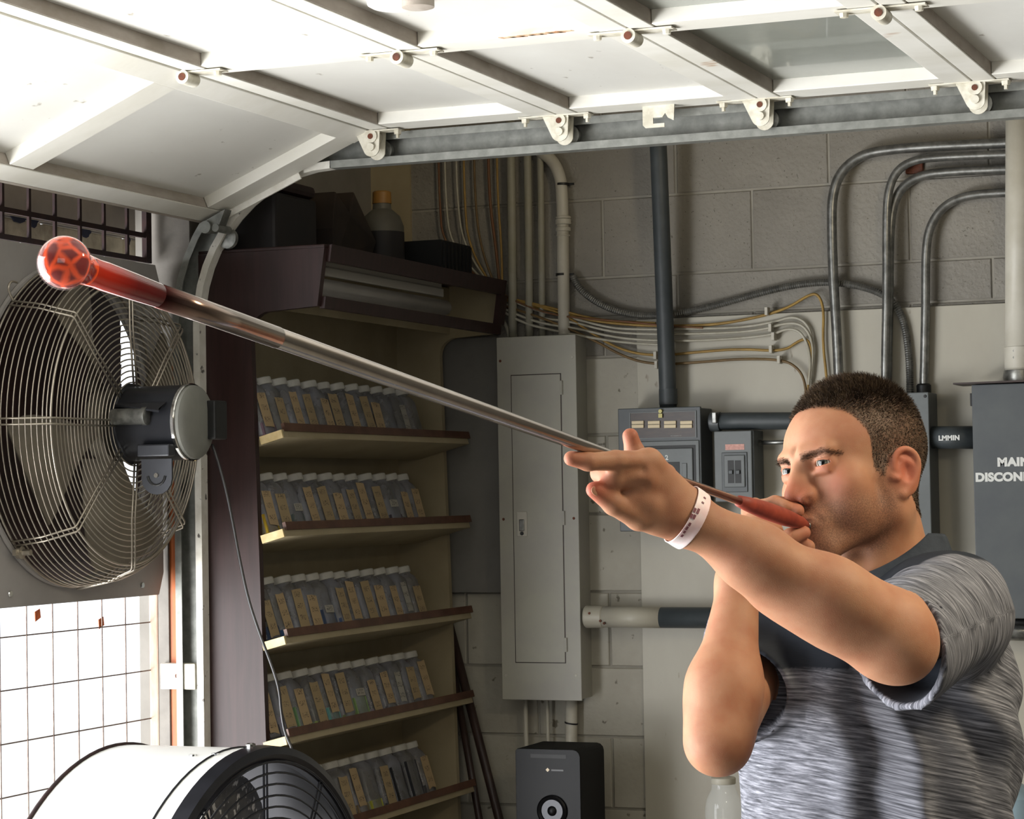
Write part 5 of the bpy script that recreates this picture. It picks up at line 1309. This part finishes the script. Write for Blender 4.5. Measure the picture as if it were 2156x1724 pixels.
# dark yoke: shoulders near the neck and placket on the chest
dn=np.linalg.norm(V-(NB+np.array([0,0,-.005])),axis=1)
yoke=np.clip((.155-dn)/.004,0,1)*((V[:,2]>1.445)|(ql[:,1]<0))
plk=np.clip((ql[:,2]-1.395)/.004,0,1)*np.clip((.115-np.abs(ql[:,0]+.02))/.004,0,1)*(ql[:,1]>.02)
dark=np.clip(yoke+plk,0,1)
hollow_shade=(sleeveL(pf)<-.0060)&(((V-SL_B)@cutn)>-.075)&(((V-SL_B)@cutn)<.024)&(((V-SL_A)@sax)>.05)  # inside of the left sleeve, coloured dark to stand for its shade
dark=np.clip(dark+hollow_shade*1.,0,1)
def shirt_mat():
    m=mat('heather_jersey','#808285',.85,spec=.2); nt=m.node_tree;N=nt.nodes;L=nt.links;b=N['Principled BSDF']
    a=N.new('ShaderNodeAttribute'); a.attribute_name='weave'
    mp=N.new('ShaderNodeMapping'); mp.inputs['Scale'].default_value=(17,340,1); L.new(a.outputs['Vector'],mp.inputs[0])
    n1=N.new('ShaderNodeTexNoise'); n1.inputs['Scale'].default_value=1; n1.inputs['Detail'].default_value=4; n1.inputs['Roughness'].default_value=.65; L.new(mp.outputs[0],n1.inputs['Vector'])
    rp=N.new('ShaderNodeValToRGB'); e=rp.color_ramp.elements; e[0].position=.33; e[0].color=lin('#2d2e33'); e[1].position=.68; e[1].color=lin('#8f9098')
    x=e.new(.5); x.color=lin('#5d5e65'); L.new(n1.outputs['Fac'],rp.inputs[0])
    a2=N.new('ShaderNodeAttribute'); a2.attribute_name='navy_and_shade'
    mx=N.new('ShaderNodeMix'); mx.data_type='RGBA'; L.new(a2.outputs['Fac'],mx.inputs['Factor']); L.new(rp.outputs[0],mx.inputs['A']); mx.inputs['B'].default_value=lin('#23272e')
    L.new(mx.outputs['Result'],b.inputs['Base Color'])
    bp=N.new('ShaderNodeBump'); bp.inputs['Strength'].default_value=.25; bp.inputs['Distance'].default_value=.002; L.new(n1.outputs['Fac'],bp.inputs['Height']); L.new(bp.outputs[0],b.inputs['Normal'])
    return m
so=fast_mesh('shirt',V,Q,[shirt_mat()],man,{'weave':np.stack([alo,acr,np.zeros(len(V))],1),'navy_and_shade':dark})
NAVY=mat('navy_jersey','#2b3037',.85,col2='#353a42',nscale=40,spec=.2,bump=.2,bscale=300)
# collar: standing band round the neck
th=np.linspace(0,2*math.pi,49)[:-1]; up=HF[2]*.55+np.array([0,0,.45]); up/=np.linalg.norm(up)
cx1=np.cross(up,bf); cx1/=np.linalg.norm(cx1); cy1=np.cross(cx1,up)
v=[];f=[]
lev=[(-.030,.104),(-.008,.091),(.014,.081),(.034,.075),(.038,.0725),(.034,.070),(.012,.076),(-.02,.082)]
for h_,r_ in lev:
    for t_ in th:
        fr_=max(0,math.cos(t_)); hh=h_*(1-.55*fr_)-.030*fr_; rr_=r_*(1+.10*fr_)
        v.append(NB+up*(hh+.040)+cx1*math.sin(t_)*rr_+cy1*math.cos(t_)*rr_*1.0)
nn=len(th)
for i in range(len(lev)-1):
    for k in range(nn): f.append((i*nn+k,i*nn+(k+1)%nn,(i+1)*nn+(k+1)%nn,(i+1)*nn+k))
cl=add('collar',(np.array(v),f),NAVY,man,smooth=True)
# hem band of the left sleeve
def ringpts(off,r_):
    P=[]; u=np.cross(sax,[0,0,1.]); u/=np.linalg.norm(u); w_=np.cross(u,sax)
    return u,w_
# ---- wristband
wa=dirn(LW,LE); wc=LW-wa*.003; u=np.cross(wa,[0,0,1.]);u/=np.linalg.norm(u); w2=np.cross(u,wa)
axb=wa
WB=mat('paper_wristband','#e9dedd',.5,col2='#e2c3c3',nscale=30)
def bandsdf(p):
    t=(p-wc.astype(f32))@wa.astype(f32); dd_=larm(p)-.0016
    return np.maximum(np.abs(dd_)-.0006,np.abs(t)-.0088)
V,Q=sdf_mesh(bandsdf,wc-.055,wc+.055,.0007,10)
wb_=fast_mesh('wristband',V,Q,[WB],man); wb_['label']='pink and white paper wristband with small printed marks'
INK=mat('wristband_ink','#7a4a52',.6)
for k,(px_,py_,l_) in enumerate(((1484,1048,.002),(1480,1058,.002),(1470,1076,.006),(1463,1074,.005),(1462,1088,.005),(1456,1086,.005),(1452,1104,.004),(1446,1112,.004),(1441,1120,.003),(1436,1128,.003))):
    rd=A(px_,py_,2.5)-CAM; rd/=np.linalg.norm(rd); tt=2.42
    for _ in range(60):
        P_=(CAM+rd*tt)[None].astype(f32); dv=float(larm(P_)[0])-.0024
        if dv<1e-4: break
        tt+=dv*.8
    hit=CAM+rd*tt; g=[]
    for a_ in range(3):
        e_=np.zeros(3);e_[a_]=.001; g.append(float(larm((hit+e_)[None].astype(f32))[0]-larm((hit-e_)[None].astype(f32))[0]))
    nr=np.array(g)/np.linalg.norm(g); tg=np.cross(wa,nr); tg/=np.linalg.norm(tg); w3=np.cross(nr,tg)
    add('print_mark',obox(hit,tg,w3,nr,l_,.0028,.0005),INK,wb_)
# finger nails
NM=mat('finger_nail','#b48468',.4,spec=.4)
def nail(c,ax_,out_,sc=1.):
    ax_=ax_/np.linalg.norm(ax_); out_=out_-ax_*(out_@ax_); out_/=np.linalg.norm(out_); sd=np.cross(ax_,out_)
    v,f=sphere((0,0,0),1,16,10,(.0056*sc,.0044*sc,.0012)); v=np.asarray(v)
    return add('finger_nail',(c+v[:,:1]*ax_+v[:,1:2]*sd+v[:,2:]*out_,f),NM,man,smooth=True)
tA,tB=A(1292,1062,2.51),A(1251,1031,2.50)
nail(tB-_fw*.0078+dirn(tA,tB)*-.002,tB-tA,-_fw+_u*.35,1.05)
# ---- trousers and shoes (below the frame)
def pants(p):
    d=torso(p,.004); d=np.maximum(d,p[:,2]-1.0)
    for s_ in (-.09,.09):
        hp=TC+lat*s_+np.array([0,0,.88]); kn=TC+lat*s_*1.05+bf*.02+np.array([0,0,.47]); an=TC+lat*s_*1.1-bf*.02+np.array([0,0,.06])
        d=smin(d,cone(p,hp,kn,.098,.072),.05); d=smin(d,cone(p,kn,an,.07,.056),.03)
    return np.maximum(d,.05-p[:,2])
V,Q=sdf_mesh(pants,[TC[0]-.4,TC[1]-.4,.03],[TC[0]+.4,TC[1]+.4,1.05],.011,6)
fast_mesh('trousers',V,Q,[mat('dark_denim','#2a3038',.85,col2='#323944',nscale=30)],man)
SHM=mat('work_shoe','#2b2320',.6)
for s_ in (-.095,.095):
    c=TC+lat*s_*1.1
    def shoe(p):
        d=smin(cone(p,c-bf*.06+np.array([0,0,.045]),c+bf*.15+np.array([0,0,.038]),.042,.036),cone(p,c-bf*.03+np.array([0,0,.05]),c-bf*.03+np.array([0,0,.11]),.045,.045),.04)
        return np.maximum(d,.001-p[:,2])
    V,Q=sdf_mesh(shoe,c+np.array([-.3,-.3,-.01]),c+np.array([.3,.3,.18]),.007,6); fast_mesh('shoe',V,Q,[SHM],man)
# ================================================================== BLOWPIPE
mouth=H2W((0,.106,-.0725))
M0=A(1706,1108,float((mouth-CAM)@_fw)-.0)
TIP=A(152,558,1.80)
pax=dirn(M0,TIP)
def pp(px_):   # point of the pipe axis seen at a given pixel column
    a=(M0-CAM);b=(TIP-CAM)
    lo_,hi_=0.,1.2
    for _ in range(40):
        m_=(lo_+hi_)/2; P=M0+(TIP-M0)*m_-CAM; x=CX+F*(P@_r)/(P@_fw)
        if x>px_: lo_=m_
        else: hi_=m_
    return M0+(TIP-M0)*lo_
bp_=thing('blowpipe','long steel blowpipe with red handle and glowing red glass bulb, held to the mouth','blowpipe',tuple(pp(1250)-np.array([0,0,.02])))
STEEL=mat('polished_pipe_steel','#d0c8c0',.2,1,col2='#9c8f86',nscale=3,namt=.8,stretch=(1,1,1))
pts=[pp(x) for x in (1560,1400,1150,800,500,330)]
add('steel_tube',tube(pts,[.0048,.0052,.0072,.0085,.0092,.0096],24),STEEL,bp_,smooth=True)
HR=mat('red_handle','#8f3a26',.6,col2='#74291b',nscale=30,bump=.15)
hpts=[pp(1556),pp(1575),pp(1610),pp(1650),pp(1685),pp(1698)]
add('handle_grip',tube(hpts,[.0068,.0088,.0108,.0108,.0080,.0045],24),HR,bp_,smooth=True)
add('mouthpiece',tube([pp(1698),M0],[.0042,.004],16),MT['emt'],bp_,smooth=True)
def glass_mat(name,c1,c2,sc,emit):
    m=mat(name,c1,.08,spec=.5,trans=.0,ior=1.45,coat=.3); nt=m.node_tree;N=nt.nodes;L=nt.links;b=N['Principled BSDF']
    tcn=N.new('ShaderNodeTexCoord'); v=N.new('ShaderNodeTexVoronoi'); v.feature='DISTANCE_TO_EDGE'; v.inputs['Scale'].default_value=sc
    ns=N.new('ShaderNodeTexNoise'); ns.inputs['Scale'].default_value=sc*.6; ns.inputs['Detail'].default_value=3; L.new(tcn.outputs['Object'],ns.inputs['Vector'])
    mxv=N.new('ShaderNodeMix'); mxv.data_type='VECTOR'; mxv.inputs['Factor'].default_value=.008; L.new(tcn.outputs['Object'],mxv.inputs['A']); L.new(ns.outputs['Color'],mxv.inputs['B']); L.new(mxv.outputs['Result'],v.inputs['Vector'])
    rp=N.new('ShaderNodeValToRGB'); e=rp.color_ramp.elements; e[0].position=.04; e[0].color=lin(c2); e[1].position=.16; e[1].color=lin(c1); L.new(v.outputs['Distance'],rp.inputs[0])
    L.new(rp.outputs[0],b.inputs['Base Color']); L.new(rp.outputs[0],b.inputs['Emission Color']); b.inputs['Emission Strength'].default_value=emit
    return m
# bulb outline along the axis
bc=A(108,546,1.80); s0=(bc-TIP)@pax; R_=.0200
prof=[]
L0=np.linalg.norm(pp(330)-TIP)
prof+=[(-L0,.0098),(-L0*.75,.0106),(-L0*.45,.0112),(-.035+s0*0,.0118)]
cs=(bc-TIP)@pax
neck=cs-R_*1.15
prof=[(-L0,.0099),(-L0*.7,.0108),(-L0*.35,.0115),(min(neck-.012,-.012),.0112),(neck-.003,.0118)]
for a in np.linspace(2.45,0,16): prof.append((cs+R_*math.cos(a) ,R_*math.sin(a)*1.0+ (0 if a>0 else 0)))
def grad_mat(name,stops,a,b_,metal,rough,emit=0):
    m=mat(name,'#808080',rough,metal); nt=m.node_tree;N=nt.nodes;L=nt.links;b=N['Principled BSDF']
    tcn=N.new('ShaderNodeTexCoord'); dp=N.new('ShaderNodeVectorMath'); dp.operation='DOT_PRODUCT'; dp.inputs[1].default_value=tuple(pax); L.new(tcn.outputs['Object'],dp.inputs[0])
    o0=ORG[bp_.name]; mr=N.new('ShaderNodeMapRange'); mr.inputs[1].default_value=float((a-o0)@pax); mr.inputs[2].default_value=float((b_-o0)@pax); L.new(dp.outputs['Value'],mr.inputs[0])
    rp=N.new('ShaderNodeValToRGB'); e=rp.color_ramp.elements; e[0].position=stops[0][0]; e[0].color=lin(stops[0][1]); e[1].position=stops[-1][0]; e[1].color=lin(stops[-1][1])
    for p_,c_ in stops[1:-1]: x=e.new(p_); x.color=lin(c_)
    L.new(mr.outputs[0],rp.inputs[0]); L.new(rp.outputs[0],b.inputs['Base Color'])
    if emit: L.new(rp.outputs[0],b.inputs['Emission Color']); b.inputs['Emission Strength'].default_value=emit
    b.inputs['Coat Weight'].default_value=0 if metal else .4; return m
add('glass_neck',lathe(prof[:5],TIP,pax,32,cap=False),grad_mat('red_glass_neck',[(0,'#4a1a18'),(.35,'#6a1814'),(.7,'#b82a16'),(1,'#c83418')],TIP-pax*L0,TIP,0,.15,.12),bp_,smooth=True)
add('pipe_head',lathe([(-L0-.16,.0094),(-L0-.05,.0098),(-L0,.0099)],TIP,pax,24),grad_mat('heat_stained_steel',[(0,'#c8bfb6'),(.6,'#a08c80'),(1,'#4a211f')],TIP-pax*(L0+.16),TIP-pax*L0,1,.2),bp_,smooth=True)
add('glass_bulb',lathe(prof[4:],TIP,pax,48,cap=False),glass_mat('red_glass_bulb','#7c0d08','#f2521f',62,.18),bp_,smooth=True)
add('clear_skin',lathe([(cs+(R_+.0009)*math.cos(a),(R_+.0009)*math.sin(a)) for a in np.linspace(2.3,0,16)],TIP-_u*.0005,pax,48,cap=False),mat('clear_glass_skin','#f3e9e6',.03,alpha=.06,spec=1),bp_,smooth=True)
